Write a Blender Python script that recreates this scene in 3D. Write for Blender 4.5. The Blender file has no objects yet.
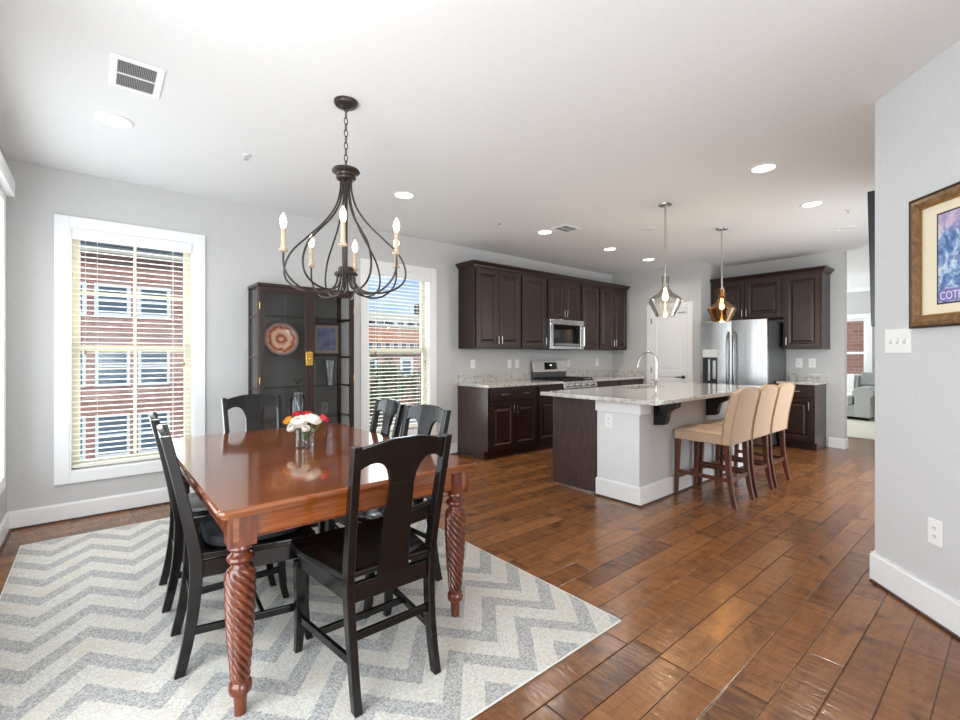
import bpy, bmesh, math, random
from mathutils import Vector, Matrix, Euler
random.seed(7)
R = math.radians
PI = math.pi
sc = bpy.context.scene
COL = sc.collection

# ------------------------------------------------------------------ camera
F_PX, CX, HY, CAM_H = 457.7, 480.0, 355.0, 1.28
cd = bpy.data.cameras.new('camera')
cam = bpy.data.objects.new('camera', cd); COL.objects.link(cam)
cam.location = (0, 0, CAM_H)
cam.rotation_euler = (R(90), 0, R(50.08 - 90))
cd.sensor_width = 36.0; cd.sensor_fit = 'HORIZONTAL'
cd.lens = F_PX / 960 * 36.0
cd.shift_y = (HY - 360.0) / 960.0
cd.clip_start = 0.05; cd.clip_end = 400
sc.camera = cam

# ------------------------------------------------------------------ world, sun, window light, added fill, exposure
sc.view_settings.view_transform = 'Standard'
sc.view_settings.look = 'None'
sc.view_settings.gamma = 1
sc.view_settings.use_curve_mapping = False
sc.view_settings.exposure = 0.18
w = bpy.data.worlds.new('sky'); sc.world = w; w.use_nodes = True
nt = w.node_tree; nt.nodes.clear()
wo = nt.nodes.new('ShaderNodeOutputWorld'); bg = nt.nodes.new('ShaderNodeBackground')
tc = nt.nodes.new('ShaderNodeTexCoord'); mp = nt.nodes.new('ShaderNodeMapping'); mp.inputs['Scale'].default_value = (1, 1, 3.2)
nz = nt.nodes.new('ShaderNodeTexNoise'); nz.inputs['Scale'].default_value = 5; nz.inputs['Detail'].default_value = 6
rp = nt.nodes.new('ShaderNodeValToRGB')
rp.color_ramp.elements[0].position = .42; rp.color_ramp.elements[0].color = (.42, .62, .92, 1)
rp.color_ramp.elements[1].position = .66; rp.color_ramp.elements[1].color = (.85, .92, 1, 1)
nt.links.new(tc.outputs['Generated'], mp.inputs[0]); nt.links.new(mp.outputs[0], nz.inputs[0])
nt.links.new(nz.outputs[0], rp.inputs[0]); nt.links.new(rp.outputs[0], bg.inputs[0])
bg.inputs[1].default_value = 0.95
nt.links.new(bg.outputs[0], wo.inputs[0])
sc.cycles.use_denoising = True
sc.cycles.max_bounces = 10; sc.cycles.diffuse_bounces = 5; sc.cycles.glossy_bounces = 4
sc.cycles.transmission_bounces = 8; sc.cycles.transparent_max_bounces = 16
sc.cycles.sample_clamp_indirect = 6; sc.cycles.caustics_reflective = False; sc.cycles.caustics_refractive = False

def sun(name, el, az, e, ang=1.0, col=(1, .95, .88)):
    l = bpy.data.lights.new(name, 'SUN'); l.energy = e; l.angle = R(ang); l.color = col
    o = bpy.data.objects.new(name, l); COL.objects.link(o)
    d = Vector((math.cos(R(el)) * math.cos(R(az)), math.cos(R(el)) * math.sin(R(az)), math.sin(R(el))))
    o.rotation_euler = d.to_track_quat('Z', 'Y').to_euler(); return o
def area(name, loc, dirn, sx, sy, e, col=(1, 1, 1)):
    l = bpy.data.lights.new(name, 'AREA'); l.shape = 'RECTANGLE'; l.size = sx; l.size_y = sy; l.energy = e; l.color = col
    o = bpy.data.objects.new(name, l); COL.objects.link(o); o.location = loc
    o.rotation_euler = Vector(dirn).to_track_quat('-Z', 'Y').to_euler(); return o
sun('sun', 40, -72, 2.2)
DAY = (.925, .985, 1)
area('daylight_left_window', (-.70, 3.70, 1.35), (1, -.15, 0), 1.5, 1.8, 26, DAY)
area('added_fill_left', (-.70, 1.05, 1.20), (1, .1, -.04), 1.8, 2.1, 78, DAY)  # fill lamp added at an unseen opening left of the camera
area('added_fill_rear', (0.85, -4.15, 1.25), (0, 1, .05), 2.2, 2.1, 130, DAY)  # fill lamp added outside an unseen opening behind the camera
area('daylight_back_window', (.25, 4.99, 1.3), (.1, -1, .1), .8, 1.8, 22, DAY)
area('daylight_back_window', (2.76, 4.99, 1.3), (.1, -1, .1), .8, 1.8, 22, DAY)
area('daylight_living_window', (11.2, 4.70, 1.4), (-.3, -1, 0), 1.8, 1.9, 120, DAY)
area('added_fill_side', (5.9, .48, 1.2), (0, 1, 0), 2.4, 2.0, 46, DAY)  # lamp added in the hidden television wall to brighten the kitchen

# ------------------------------------------------------------------ materials
def lin(c):
    return tuple((v / 12.92 if v <= .04045 else ((v + .055) / 1.055) ** 2.4) for v in [x / 255 for x in c]) + (1,)
MATS = {}
class NT:
    def __init__(s, m): s.m = m; s.t = m.node_tree; s.b = s.t.nodes['Principled BSDF']; s.out = s.t.nodes['Material Output']
    def n(s, typ, **kw):
        x = s.t.nodes.new('ShaderNode' + typ)
        for k, v in kw.items():
            if k == 'ins':
                for a, b in v.items(): x.inputs[a].default_value = b
            else: setattr(x, k, v)
        return x
    def l(s, a, b): s.t.links.new(a, b)
    def math(s, op, a, b=None, c=None):
        x = s.n('Math', operation=op)
        for i, v in enumerate((a, b, c)):
            if v is None: continue
            if isinstance(v, (int, float)): x.inputs[i].default_value = v
            else: s.l(v, x.inputs[i])
        return x.outputs[0]
    def mix(s, f, a, b, typ='MIX'):
        x = s.n('Mix', data_type='RGBA', blend_type=typ)
        for i, v in ((0, f), (6, a), (7, b)):
            if isinstance(v, (int, float)): x.inputs[i].default_value = v
            elif isinstance(v, tuple): x.inputs[i].default_value = v
            else: s.l(v, x.inputs[i])
        return x.outputs[2]
    def ramp(s, f, stops):
        x = s.n('ValToRGB'); cr = x.color_ramp
        while len(cr.elements) < len(stops): cr.elements.new(.5)
        for e, (p, c) in zip(cr.elements, stops): e.position = p; e.color = c
        s.l(f, x.inputs[0]); return x.outputs[0]
    def coord(s, scale=(1, 1, 1), rot=(0, 0, 0)):
        t = s.n('TexCoord'); m = s.n('Mapping'); m.inputs['Scale'].default_value = scale; m.inputs['Rotation'].default_value = rot
        s.l(t.outputs['Object'], m.inputs[0]); return m.outputs[0]
    def noise(s, vec, scale=5, detail=3, rough=.5, dist=0):
        x = s.n('TexNoise', ins={'Scale': scale, 'Detail': detail, 'Roughness': rough, 'Distortion': dist}); s.l(vec, x.inputs[0]); return x.outputs[0]
    def bump(s, h, strength=.2, dist=.01):
        x = s.n('Bump', ins={'Strength': strength, 'Distance': dist}); s.l(h, x.inputs['Height']); s.l(x.outputs[0], s.b.inputs['Normal'])
def mat(name, col=(200, 200, 200), rough=.5, metal=0, coat=0, spec=.5, emit=None, estr=0):
    m = bpy.data.materials.new(name); m.use_nodes = True
    b = m.node_tree.nodes['Principled BSDF']
    b.inputs['Base Color'].default_value = lin(col); b.inputs['Roughness'].default_value = rough; b.inputs['Metallic'].default_value = metal
    b.inputs['Coat Weight'].default_value = coat; b.inputs['Specular IOR Level'].default_value = spec
    if emit: b.inputs['Emission Color'].default_value = lin(emit); b.inputs['Emission Strength'].default_value = estr
    MATS[name] = m; return m
def noisy(name, c1, c2, scale, rough=.5, bump=0, stretch=(1, 1, 1), detail=3, coat=0, metal=0, bd=.005, lo=.35, hi=.65):
    m = mat(name, c1, rough, metal, coat); k = NT(m); v = k.coord(stretch)
    n = k.noise(v, scale, detail); k.l(k.ramp(n, [(lo, lin(c1)), (hi, lin(c2))]), k.b.inputs['Base Color'])
    if bump: k.bump(n, bump, bd)
    return m
WALL = noisy('wall_paint', (197, 196, 195), (200, 199, 198), 60, .7, .05)
WALL_L = noisy('light_wall_paint', (206, 206, 207), (209, 209, 210), 60, .7, .05)
CEIL = noisy('ceiling_paint', (232, 232, 232), (235, 235, 235), 80, .85, .04)
TRIM = mat('white_trim_paint', (238, 238, 238), .35)
SASH = mat('cream_vinyl_sash', (218, 211, 186), .4)
SLAT = mat('cream_slat', (236, 233, 224), .45)
CABW = noisy('espresso_wood', (34, 18, 14), (48, 27, 21), 9, .33, .03, (6, 6, .7), 4)
CABE = noisy('espresso_end_sheen', (60, 46, 43), (76, 60, 56), 9, .3, .03, (6, 6, .7), 4)  # espresso lightened for end panels, window sheen put into the colour
CURIO = noisy('walnut_dark_red', (34, 17, 13), (50, 26, 20), 10, .3, .03, (5, 5, .7), 4)
BLACKW = noisy('black_lacquer', (9, 8, 8), (16, 13, 13), 14, .2, .02, (1, 1, 1), 3)
CUSH = noisy('black_velvet', (12, 12, 15), (24, 24, 29), 90, .9, .3)
STAIN = noisy('cherry_stool_leg', (72, 38, 23), (98, 54, 33), 12, .28, .02, (4, 4, .6), 3)
STEEL = noisy('brushed_steel', (196, 196, 196), (208, 208, 208), 40, .27, .02, (1, 1, .02), 2, 0, 1)
STEELD = mat('dark_grey_appliance_side', (92, 93, 95), .35, .3)
NICKEL = mat('satin_nickel', (200, 198, 192), .25, 1)
CHROME = mat('chrome', (225, 225, 225), .12, 1)
BLACKG = mat('black_glass', (10, 10, 12), .08)
IRON = mat('bronze_iron', (64, 57, 53), .38, .6)
BRASS = mat('brass', (214, 170, 80), .25, 1)
CASTI = mat('cast_iron_grate', (18, 18, 19), .55)
PLAST = mat('white_plastic', (242, 242, 240), .35)
DARKSLOT = mat('dark_slot', (70, 70, 70), .6)
BEIGE = noisy('beige_linen', (184, 156, 130), (196, 168, 142), 140, .8, .25, (1, 1, 1), 2, bd=.002)
PIPE = mat('beige_piping', (176, 146, 116), .8)
SOFA = noisy('pale_grey_fabric', (178, 180, 178), (192, 194, 192), 60, .9, .2)
SOFAD = noisy('grey_cushion_fabric', (140, 143, 140), (155, 158, 155), 60, .9, .2)
THROW = noisy('white_throw', (222, 222, 220), (240, 240, 238), 50, .95, .4)
SLEEVE = noisy('candle_sleeve', (176, 152, 126), (206, 186, 160), 60, .5)
BULB = mat('warm_bulb', (255, 240, 215), .3, emit=(255, 226, 180), estr=12)
CANL = mat('lit_diffuser', (255, 250, 240), .4, emit=(255, 244, 225), estr=5)
CANO = mat('unlit_diffuser', (226, 226, 224), .4)
TVB = mat('tv_black', (16, 16, 18), .3)
VENTG = mat('vent_grey', (150, 150, 150), .6)
GOLDF = noisy('gold_wood_frame', (104, 74, 44), (142, 106, 64), 30, .4, .15, (1, 1, 1), 4, metal=.1)
FRDK = mat('dark_frame_edge', (48, 34, 28), .4)
MATB = mat('cream_mat_board', (236, 224, 196), .8)
PETW = noisy('white_petals', (244, 240, 226), (252, 248, 240), 30, .6)
PETR = noisy('red_petals', (176, 16, 34), (208, 34, 52), 30, .6)
PETO = noisy('orange_petals', (232, 140, 30), (246, 186, 60), 30, .6)
LEAF = noisy('leaf_green', (52, 78, 30), (86, 112, 50), 20, .5)
FOL = noisy('tree_foliage', (44, 66, 28), (98, 122, 54), 3, .7)
BARK = mat('bark', (80, 66, 54), .9)
ASPH = noisy('pale_asphalt', (150, 152, 154), (170, 172, 174), 3, .9)
ROOFM = noisy('slate_roof', (66, 76, 88), (86, 96, 108), 4, .8)
CONC = noisy('pale_stone', (200, 194, 182), (214, 208, 196), 4, .8)
WPANE = mat('dark_window_pane', (92, 108, 124), .08)
OFFW = mat('outdoor_white_trim', (225, 226, 224), .5)
DGREY = mat('far_grey_building', (82, 84, 90), .7)
RUGF = noisy('cream_wool', (206, 203, 196), (218, 215, 208), 60, .95, .3)

def glassmat(name, tint=(255, 255, 255), refl=1.0, rough=.02, base=.04):
    m = bpy.data.materials.new(name); m.use_nodes = True; t = m.node_tree; t.nodes.clear()
    o = t.nodes.new('ShaderNodeOutputMaterial'); mx = t.nodes.new('ShaderNodeMixShader')
    tr = t.nodes.new('ShaderNodeBsdfTransparent'); tr.inputs[0].default_value = lin(tint)
    gl = t.nodes.new('ShaderNodeBsdfGlossy'); gl.inputs['Roughness'].default_value = rough
    lw = t.nodes.new('ShaderNodeLayerWeight'); lw.inputs[0].default_value = .25
    mt = t.nodes.new('ShaderNodeMath'); mt.operation = 'MULTIPLY_ADD'; mt.inputs[1].default_value = refl; mt.inputs[2].default_value = base
    t.links.new(lw.outputs['Fresnel'], mt.inputs[0]); t.links.new(mt.outputs[0], mx.inputs[0])
    t.links.new(tr.outputs[0], mx.inputs[1]); t.links.new(gl.outputs[0], mx.inputs[2]); t.links.new(mx.outputs[0], o.inputs[0])
    return m
GLASS = glassmat('window_glass', (250, 252, 252), .35, base=.0)
CGLASS = glassmat('clear_glass', (250, 252, 252), .5, base=.02)
CRYST = glassmat('cut_crystal', (250, 252, 252), 1.2, base=.12, rough=.08)
SMOKE = glassmat('smoked_glass', (226, 224, 221), .1, base=.005)
PGLASS = glassmat('pendant_clear_glass', (252, 251, 249), .7, base=.03)
AGLASS = glassmat('pendant_glow_tint_glass', (250, 226, 188), .7, base=.03)  # clear glass, tinted for the bulb-lit brown cabinets seen through it

def granite():
    m = mat('speckled_granite', rough=.1, coat=.3); k = NT(m); v = k.coord()
    a = k.noise(v, 22, 6, .65, .6); b = k.noise(v, 95, 3, .6)
    c1 = k.ramp(a, [(.30, lin((132, 124, 116))), (.42, lin((178, 173, 166))), (.56, lin((206, 203, 197))), (.75, lin((190, 183, 172)))])
    f = k.ramp(b, [(.30, (.8, .8, .8, 1)), (.36, (0, 0, 0, 1))])
    k.l(k.mix(f, c1, lin((90, 82, 78))), k.b.inputs['Base Color']); return m
GRAN = granite()

def floor_mat():
    m = mat('hand_scraped_planks', rough=.3, coat=0); k = NT(m)
    t = k.n('TexCoord'); s = k.n('SeparateXYZ'); k.l(t.outputs['Object'], s.inputs[0])
    X, Y = s.outputs[0], s.outputs[1]
    W = .131
    yy = k.math('DIVIDE', k.math('ADD', Y, 10.0), W); row = k.math('FLOOR', yy); fy = k.math('FRACT', yy)
    wn = k.n('TexWhiteNoise', noise_dimensions='1D'); k.l(row, wn.inputs['W'])
    sh = k.math('MULTIPLY', wn.outputs['Value'], 3.7)
    wn2 = k.n('TexWhiteNoise', noise_dimensions='1D'); k.l(k.math('ADD', row, 57.3), wn2.inputs['W'])
    L = k.math('ADD', k.math('MULTIPLY', wn2.outputs['Value'], .45), .55)
    xx = k.math('DIVIDE', k.math('ADD', k.math('ADD', X, 20.0), sh), L); cell = k.math('FLOOR', xx); fx = k.math('FRACT', xx)
    cv = k.n('CombineXYZ'); k.l(row, cv.inputs[0]); k.l(cell, cv.inputs[1])
    wc = k.n('TexWhiteNoise', noise_dimensions='2D'); k.l(cv.outputs[0], wc.inputs['Vector'])
    rnd = wc.outputs['Value']
    # plank-local grain
    gv = k.n('CombineXYZ'); k.l(k.math('ADD', k.math('MULTIPLY', X, 1.6), k.math('MULTIPLY', rnd, 40)), gv.inputs[0])
    k.l(k.math('ADD', k.math('MULTIPLY', Y, 9.0), k.math('MULTIPLY', rnd, 17)), gv.inputs[1])
    grain = k.noise(gv.outputs[0], 2.6, 7, .62, 1.1)
    base = k.ramp(rnd, [(0, lin((84, 56, 38))), (.06, lin((112, 72, 44))), (.4, lin((132, 85, 50))), (.85, lin((148, 98, 58))), (1, lin((160, 108, 66)))])
    col = k.mix(k.ramp(grain, [(.28, (.5, .5, .5, 1)), (.60, (0, 0, 0, 1))]), base, lin((82, 51, 33)))
    cross = k.noise(k.coord((26, 5, 1)), 1.0, 4, .6, .8)
    col = k.mix(k.ramp(cross, [(.42, (0, 0, 0, 1)), (.72, (.45, .45, .45, 1))]), col, lin((170, 116, 68)))
    fine = k.noise(k.coord((8, 60, 1)), 6, 3, .6)
    col = k.mix(k.ramp(fine, [(.40, (.28, .28, .28, 1)), (.6, (0, 0, 0, 1))]), col, lin((96, 56, 34)))
    kv = k.n('CombineXYZ'); k.l(k.math('ADD', k.math('MULTIPLY', X, 3.4), k.math('MULTIPLY', rnd, 31)), kv.inputs[0]); k.l(k.math('MULTIPLY', Y, 5.0), kv.inputs[1])
    knots = k.noise(kv.outputs[0], 1.25, 4, .6, .5)
    col = k.mix(k.ramp(knots, [(.55, (0, 0, 0, 1)), (.75, (.7, .7, .7, 1))]), col, lin((50, 33, 26)))
    gy = k.math('MINIMUM', fy, k.math('SUBTRACT', 1.0, fy)); gx = k.math('MINIMUM', fx, k.math('SUBTRACT', 1.0, fx))
    gy = k.math('MULTIPLY', gy, W); gx = k.math('MULTIPLY', gx, .75)
    g = k.math('MINIMUM', gy, gx)
    gap = k.math('LESS_THAN', g, .0018)
    col = k.mix(gap, col, lin((38, 22, 15)))
    k.l(col, k.b.inputs['Base Color'])
    # scraped relief: ripples across each plank plus the bevelled gap
    rip = k.noise(k.coord((12, 2.4, 1)), 3.2, 3, .5, .4)
    edge = k.math('MINIMUM', k.math('DIVIDE', g, .006), 1.0)
    h = k.math('ADD', k.math('MULTIPLY', edge, .55), k.math('ADD', k.math('MULTIPLY', rip, 1.2), k.math('MULTIPLY', grain, .12)))
    k.bump(h, .30, .006)
    k.l(k.math('ADD', k.math('MULTIPLY', grain, .16), .11), k.b.inputs['Roughness'])
    return m
FLOORM = floor_mat()

def rug_mat():
    m = mat('chevron_wool', rough=.95, spec=.2); k = NT(m)
    t = k.n('TexCoord'); s = k.n('SeparateXYZ'); k.l(t.outputs['Object'], s.inputs[0]); X, Y = s.outputs[0], s.outputs[1]
    nzz = k.noise(t.outputs['Object'], 70, 2)
    Xj = k.math('ADD', X, k.math('MULTIPLY', k.math('SUBTRACT', nzz, .5), .018))
    Yj = k.math('ADD', Y, k.math('MULTIPLY', k.math('SUBTRACT', nzz, .5), .018))
    u = k.math('DIVIDE', k.math('SUBTRACT', Xj, .17 - .395 * 8), .395)
    fu = k.math('FRACT', u); tri = k.math('MULTIPLY', k.math('MINIMUM', fu, k.math('SUBTRACT', 1.0, fu)), 2.0)
    yb = k.math('SUBTRACT', Yj, k.math('MULTIPLY', tri, .235))
    v = k.math('FRACT', k.math('DIVIDE', k.math('SUBTRACT', yb, 2.475 - .244 * 20), .244))
    gray = k.math('LESS_THAN', v, .44)
    n2 = k.noise(t.outputs['Object'], 130, 3, .8); n3 = k.noise(t.outputs['Object'], 6, 3)
    cr = k.mix(k.ramp(n2, [(.44, (0, 0, 0, 1)), (.56, (1, 1, 1, 1))]), lin((184, 180, 172)), lin((212, 209, 203)))
    cr = k.mix(k.ramp(n3, [(.45, (0, 0, 0, 1)), (.7, (.5, .5, .5, 1))]), cr, lin((198, 187, 170)))
    gr = k.mix(k.ramp(n2, [(.44, (0, 0, 0, 1)), (.56, (1, 1, 1, 1))]), lin((142, 141, 139)), lin((190, 188, 185)))
    k.l(k.mix(gray, cr, gr), k.b.inputs['Base Color']); k.bump(n2, .5, .004); return m
RUGM = rug_mat()

def table_mat():
    m = mat('cherry_tabletop', rough=.14, coat=.6); k = NT(m); v = k.coord((1.2, 14, 14))
    k.b.inputs['Coat Roughness'].default_value = .06
    n = k.noise(v, 2.6, 6, .6, .5); n2 = k.noise(k.coord((.5, 3.5, 3)), 2, 3)
    c = k.ramp(n, [(.3, lin((88, 44, 18))), (.55, lin((132, 70, 30))), (.75, lin((154, 90, 44)))])
    k.l(k.mix(k.ramp(n2, [(.4, (0, 0, 0, 1)), (.6, (.45, .45, .45, 1))]), c, lin((118, 58, 26))), k.b.inputs['Base Color'])
    return m
TABM = table_mat()
TABL = noisy('cherry_leg_stain', (76, 32, 14), (108, 50, 24), 18, .22, .02, (3, 3, .6), 4, coat=.3)

def brick_mat(name, c1, c2, mortar, sc_=6, ax='y'):
    m = mat(name, rough=.9); k = NT(m); t = k.n('TexCoord'); s = k.n('SeparateXYZ'); k.l(t.outputs['Object'], s.inputs[0])
    cv = k.n('CombineXYZ'); k.l(s.outputs[0 if ax == 'y' else 1], cv.inputs[0]); k.l(s.outputs[2], cv.inputs[1])
    b = k.n('TexBrick', ins={'Scale': sc_, 'Mortar Size': .012, 'Brick Width': 1.2, 'Row Height': .4, 'Color1': lin(c1), 'Color2': lin(c2), 'Mortar': lin(mortar)})
    k.l(cv.outputs[0], b.inputs[0]); k.l(b.outputs[0], k.b.inputs['Base Color']); return m
BRICK = brick_mat('red_brick', (178, 132, 120), (158, 112, 102), (196, 186, 180), 5)
BRICK2 = brick_mat('orange_brick', (206, 146, 116), (186, 124, 98), (214, 204, 194), 5)
BRICK3 = brick_mat('warm_red_brick', (232, 170, 138), (214, 146, 116), (238, 232, 226), 4)

def plate_mat():
    m = mat('swirled_copper_glaze', rough=.15, coat=.5); k = NT(m)
    v = k.coord((1, 1, 1)); n = k.noise(v, 9, 5, .6, 1.2)
    t = k.n('TexCoord'); s = k.n('SeparateXYZ'); k.l(t.outputs['Object'], s.inputs[0])
    rr = k.math('SQRT', k.math('ADD', k.math('MULTIPLY', s.outputs[0], s.outputs[0]), k.math('MULTIPLY', s.outputs[2], s.outputs[2])))
    f = k.math('FRACT', k.math('ADD', k.math('MULTIPLY', rr, 13), k.math('MULTIPLY', n, 1.1)))
    c = k.ramp(f, [(0, lin((128, 48, 28))), (.2, lin((224, 150, 112))), (.55, lin((250, 212, 178))), (.85, lin((226, 140, 100))), (1, lin((140, 60, 36)))])
    edge = k.ramp(rr, [(.125, (0, 0, 0, 1)), (.145, (1, 1, 1, 1))])
    k.l(k.mix(edge, c, lin((150, 120, 112))), k.b.inputs['Base Color']); return m
PLATE = plate_mat()

def poster_mat():
    m = mat('blue_landscape_print', rough=.5); k = NT(m)
    t = k.n('TexCoord'); s = k.n('SeparateXYZ'); k.l(t.outputs['Object'], s.inputs[0])
    n = k.noise(k.coord((9, 9, 7)), 1.6, 6, .7, 1.0); n2 = k.noise(k.coord((30, 30, 22)), 1.6, 5, .7, .8)
    c = k.ramp(n, [(.34, lin((58, 88, 148))), (.46, lin((112, 146, 196))), (.54, lin((178, 200, 226))), (.64, lin((222, 228, 238)))])
    c = k.mix(k.ramp(n2, [(.5, (0, 0, 0, 1)), (.6, (.6, .6, .6, 1))]), c, lin((48, 76, 132)))
    sky = k.ramp(n, [(.4, lin((150, 140, 186))), (.6, lin((214, 190, 208)))])
    f = k.ramp(s.outputs[2], [(.10, (0, 0, 0, 1)), (.16, (1, 1, 1, 1))])
    k.l(k.mix(f, c, sky), k.b.inputs['Base Color']); return m
POSTER = poster_mat()
PURP = mat('purple_title_band', (128, 118, 180), .6)

# ------------------------------------------------------------------ mesh building
class MB:
    def __init__(s): s.v = []; s.f = []; s.sm = []
    def add(s, vs, fs, smooth=False):
        o = len(s.v); s.v += [tuple(v) for v in vs]; s.f += [tuple(i + o for i in f) for f in fs]; s.sm += [smooth] * len(fs); return s
    def box(s, x0, x1, y0, y1, z0, z1):
        if x0 > x1: x0, x1 = x1, x0
        if y0 > y1: y0, y1 = y1, y0
        if z0 > z1: z0, z1 = z1, z0
        return s.add([(x0, y0, z0), (x1, y0, z0), (x1, y1, z0), (x0, y1, z0), (x0, y0, z1), (x1, y0, z1), (x1, y1, z1), (x0, y1, z1)],
                     [(0, 3, 2, 1), (4, 5, 6, 7), (0, 1, 5, 4), (1, 2, 6, 5), (2, 3, 7, 6), (3, 0, 4, 7)])
    def loft(s, rings, smooth=False, cap=True):
        n = len(rings[0]); o = []; vs = [p for r in rings for p in r]; fs = []
        for i in range(len(rings) - 1):
            for j in range(n):
                a, b = i * n + j, i * n + (j + 1) % n
                fs.append((a, b, b + n, a + n))
        if cap: fs.append(tuple(reversed(range(n)))); fs.append(tuple(range((len(rings) - 1) * n, len(rings) * n)))
        return s.add(vs, fs, smooth)
    def posts(s, secs):                      # rectangular section sweep: (cx, cy, z, hx, hy)
        return s.loft([[(cx - hx, cy - hy, z), (cx + hx, cy - hy, z), (cx + hx, cy + hy, z), (cx - hx, cy + hy, z)] for cx, cy, z, hx, hy in secs])
    def bar(s, p, q, wd, ht):                # bar with vertical height between two points
        p, q = Vector(p), Vector(q); d = (q - p).normalized(); u = Vector((0, 0, 1)) if abs(d.z) < .9 else Vector((0, 1, 0))
        sx = d.cross(u).normalized() * wd / 2; up = sx.cross(d).normalized() * ht / 2
        return s.loft([[c - sx - up, c + sx - up, c + sx + up, c - sx + up] for c in (p, q)])
    def tube(s, pts, r, seg=8, closed=False, rs=None):
        pts = [Vector(p) for p in pts]; n = len(pts); rings = []; u = None
        for i, p in enumerate(pts):
            a = pts[(i - 1) % n] if (closed or i > 0) else p; b = pts[(i + 1) % n] if (closed or i < n - 1) else p
            d = (b - a).normalized()
            if u is None: u = d.orthogonal().normalized()
            u = (u - d * u.dot(d)).normalized(); v = d.cross(u); rr = rs[i] if rs else r
            rings.append([p + (u * math.cos(2 * PI * k / seg) + v * math.sin(2 * PI * k / seg)) * rr for k in range(seg)])
        if closed: rings.append(rings[0]); return s.loft(rings, True, False)
        return s.loft(rings, True)
    def lathe(s, prof, c=(0, 0, 0), seg=24, axis='z', cap=True, smooth=True):
        rings = []
        for r, z in prof:
            ring = []
            for k in range(seg):
                a = 2 * PI * k / seg; x, y = r * math.cos(a), r * math.sin(a)
                p = (x, y, z) if axis == 'z' else ((x, -z, y) if axis == 'y' else (z, x, y))
                ring.append((p[0] + c[0], p[1] + c[1], p[2] + c[2]))
            rings.append(ring)
        return s.loft(rings, smooth, cap)
    def prism(s, poly, y0, y1, smooth=False, axis='y', warp=None):   # poly in (x, z), extruded along y; axis='x': poly in (y, z)
        n = len(poly)
        mk = (lambda a, b, d: (a, d, b)) if axis == 'y' else ((lambda a, b, d: (d, a, b)) if axis == 'x' else (lambda a, b, d: (a, b, d)))
        vs = [mk(a, b, y0) for a, b in poly] + [mk(a, b, y1) for a, b in poly]
        if warp: vs = [warp(*v) for v in vs]
        fs = [tuple(range(n)), tuple(reversed(range(n, 2 * n)))] + [(i + n, (i + 1) % n + n, (i + 1) % n, i) for i in range(n)]
        return s.add(vs, fs, smooth)
    def xf(s, m): s.v = [tuple(m @ Vector(v)) for v in s.v]; return s

def _mesh(name, mb, mats, sharp=35):
    me = bpy.data.meshes.new(name); me.from_pydata(mb.v, [], mb.f); me.update()
    bm = bmesh.new(); bm.from_mesh(me); bmesh.ops.recalc_face_normals(bm, faces=bm.faces); bm.to_mesh(me); bm.free()
    if any(mb.sm):
        me.polygons.foreach_set('use_smooth', mb.sm if len(mb.sm) == len(me.polygons) else [True] * len(me.polygons))
        try: me.set_sharp_from_angle(angle=R(sharp))
        except Exception: pass
    me.materials.append(mats); return me
def part(name, mb, m, parent, bev=0, label=None, seg=2, sub=0):
    o = bpy.data.objects.new(name, _mesh(name, mb, m)); COL.objects.link(o); o.parent = parent
    if bev:
        b = o.modifiers.new('bevel', 'BEVEL'); b.width = bev; b.segments = seg; b.limit_method = 'ANGLE'; b.angle_limit = R(40); b.harden_normals = False
    if sub:
        b = o.modifiers.new('subdivision', 'SUBSURF'); b.levels = sub; b.render_levels = sub
    if label: o['label'] = label
    return o
def tag(o, label, cat, group=None, kind=None):
    o['label'] = label; o['category'] = cat
    if group: o['group'] = group
    if kind: o['kind'] = kind
    return o
def thing(name, label, cat, loc=(0, 0, 0), rz=0, group=None):
    o = bpy.data.objects.new(name, None); COL.objects.link(o); o.empty_display_size = .1
    o.location = loc; o.rotation_euler = (0, 0, R(rz)); return tag(o, label, cat, group)
def solo(name, mb, m, label, cat, loc=(0, 0, 0), rz=0, group=None, bev=0, kind=None, sub=0):
    o = part(name, mb, m, None, bev, sub=sub); o.location = loc; o.rotation_euler = (0, 0, R(rz)); return tag(o, label, cat, group, kind)
def struct(name, mb, m, bev=0, parent=None):
    o = part(name, mb, m, parent, bev)
    if parent is None: o['kind'] = 'structure'; o['label'] = name.replace('_', ' ')
    return o
def kids(o): return [c for c in bpy.data.objects if c.parent == o]
def dup(root, label, loc, rz=None, group=None):
    r = root.copy(); COL.objects.link(r); r.location = loc; r['label'] = label
    if rz is not None: r.rotation_euler = (0, 0, R(rz))
    if group: r['group'] = group
    for c in kids(root):
        d = c.copy(); COL.objects.link(d); d.parent = r
        for g in kids(c):
            h = g.copy(); COL.objects.link(h); h.parent = d
    return r
def arc(cx, cz, rx, rz_, a0, a1, n): return [(cx + rx * math.cos(R(a0 + (a1 - a0) * i / n)), cz + rz_ * math.sin(R(a0 + (a1 - a0) * i / n))) for i in range(n + 1)]
def spline(pts, n=6):
    P = [Vector(p) for p in pts]; P = [P[0] * 2 - P[1]] + P + [P[-1] * 2 - P[-2]]; out = []
    for i in range(1, len(P) - 2):
        a, b, c, d = P[i - 1:i + 3]
        for k in range(n):
            t = k / n; out.append(.5 * ((2 * b) + (c - a) * t + (2 * a - 5 * b + 4 * c - d) * t * t + (3 * b - a - 3 * c + d) * t ** 3))
    out.append(P[-2]); return out

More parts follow.
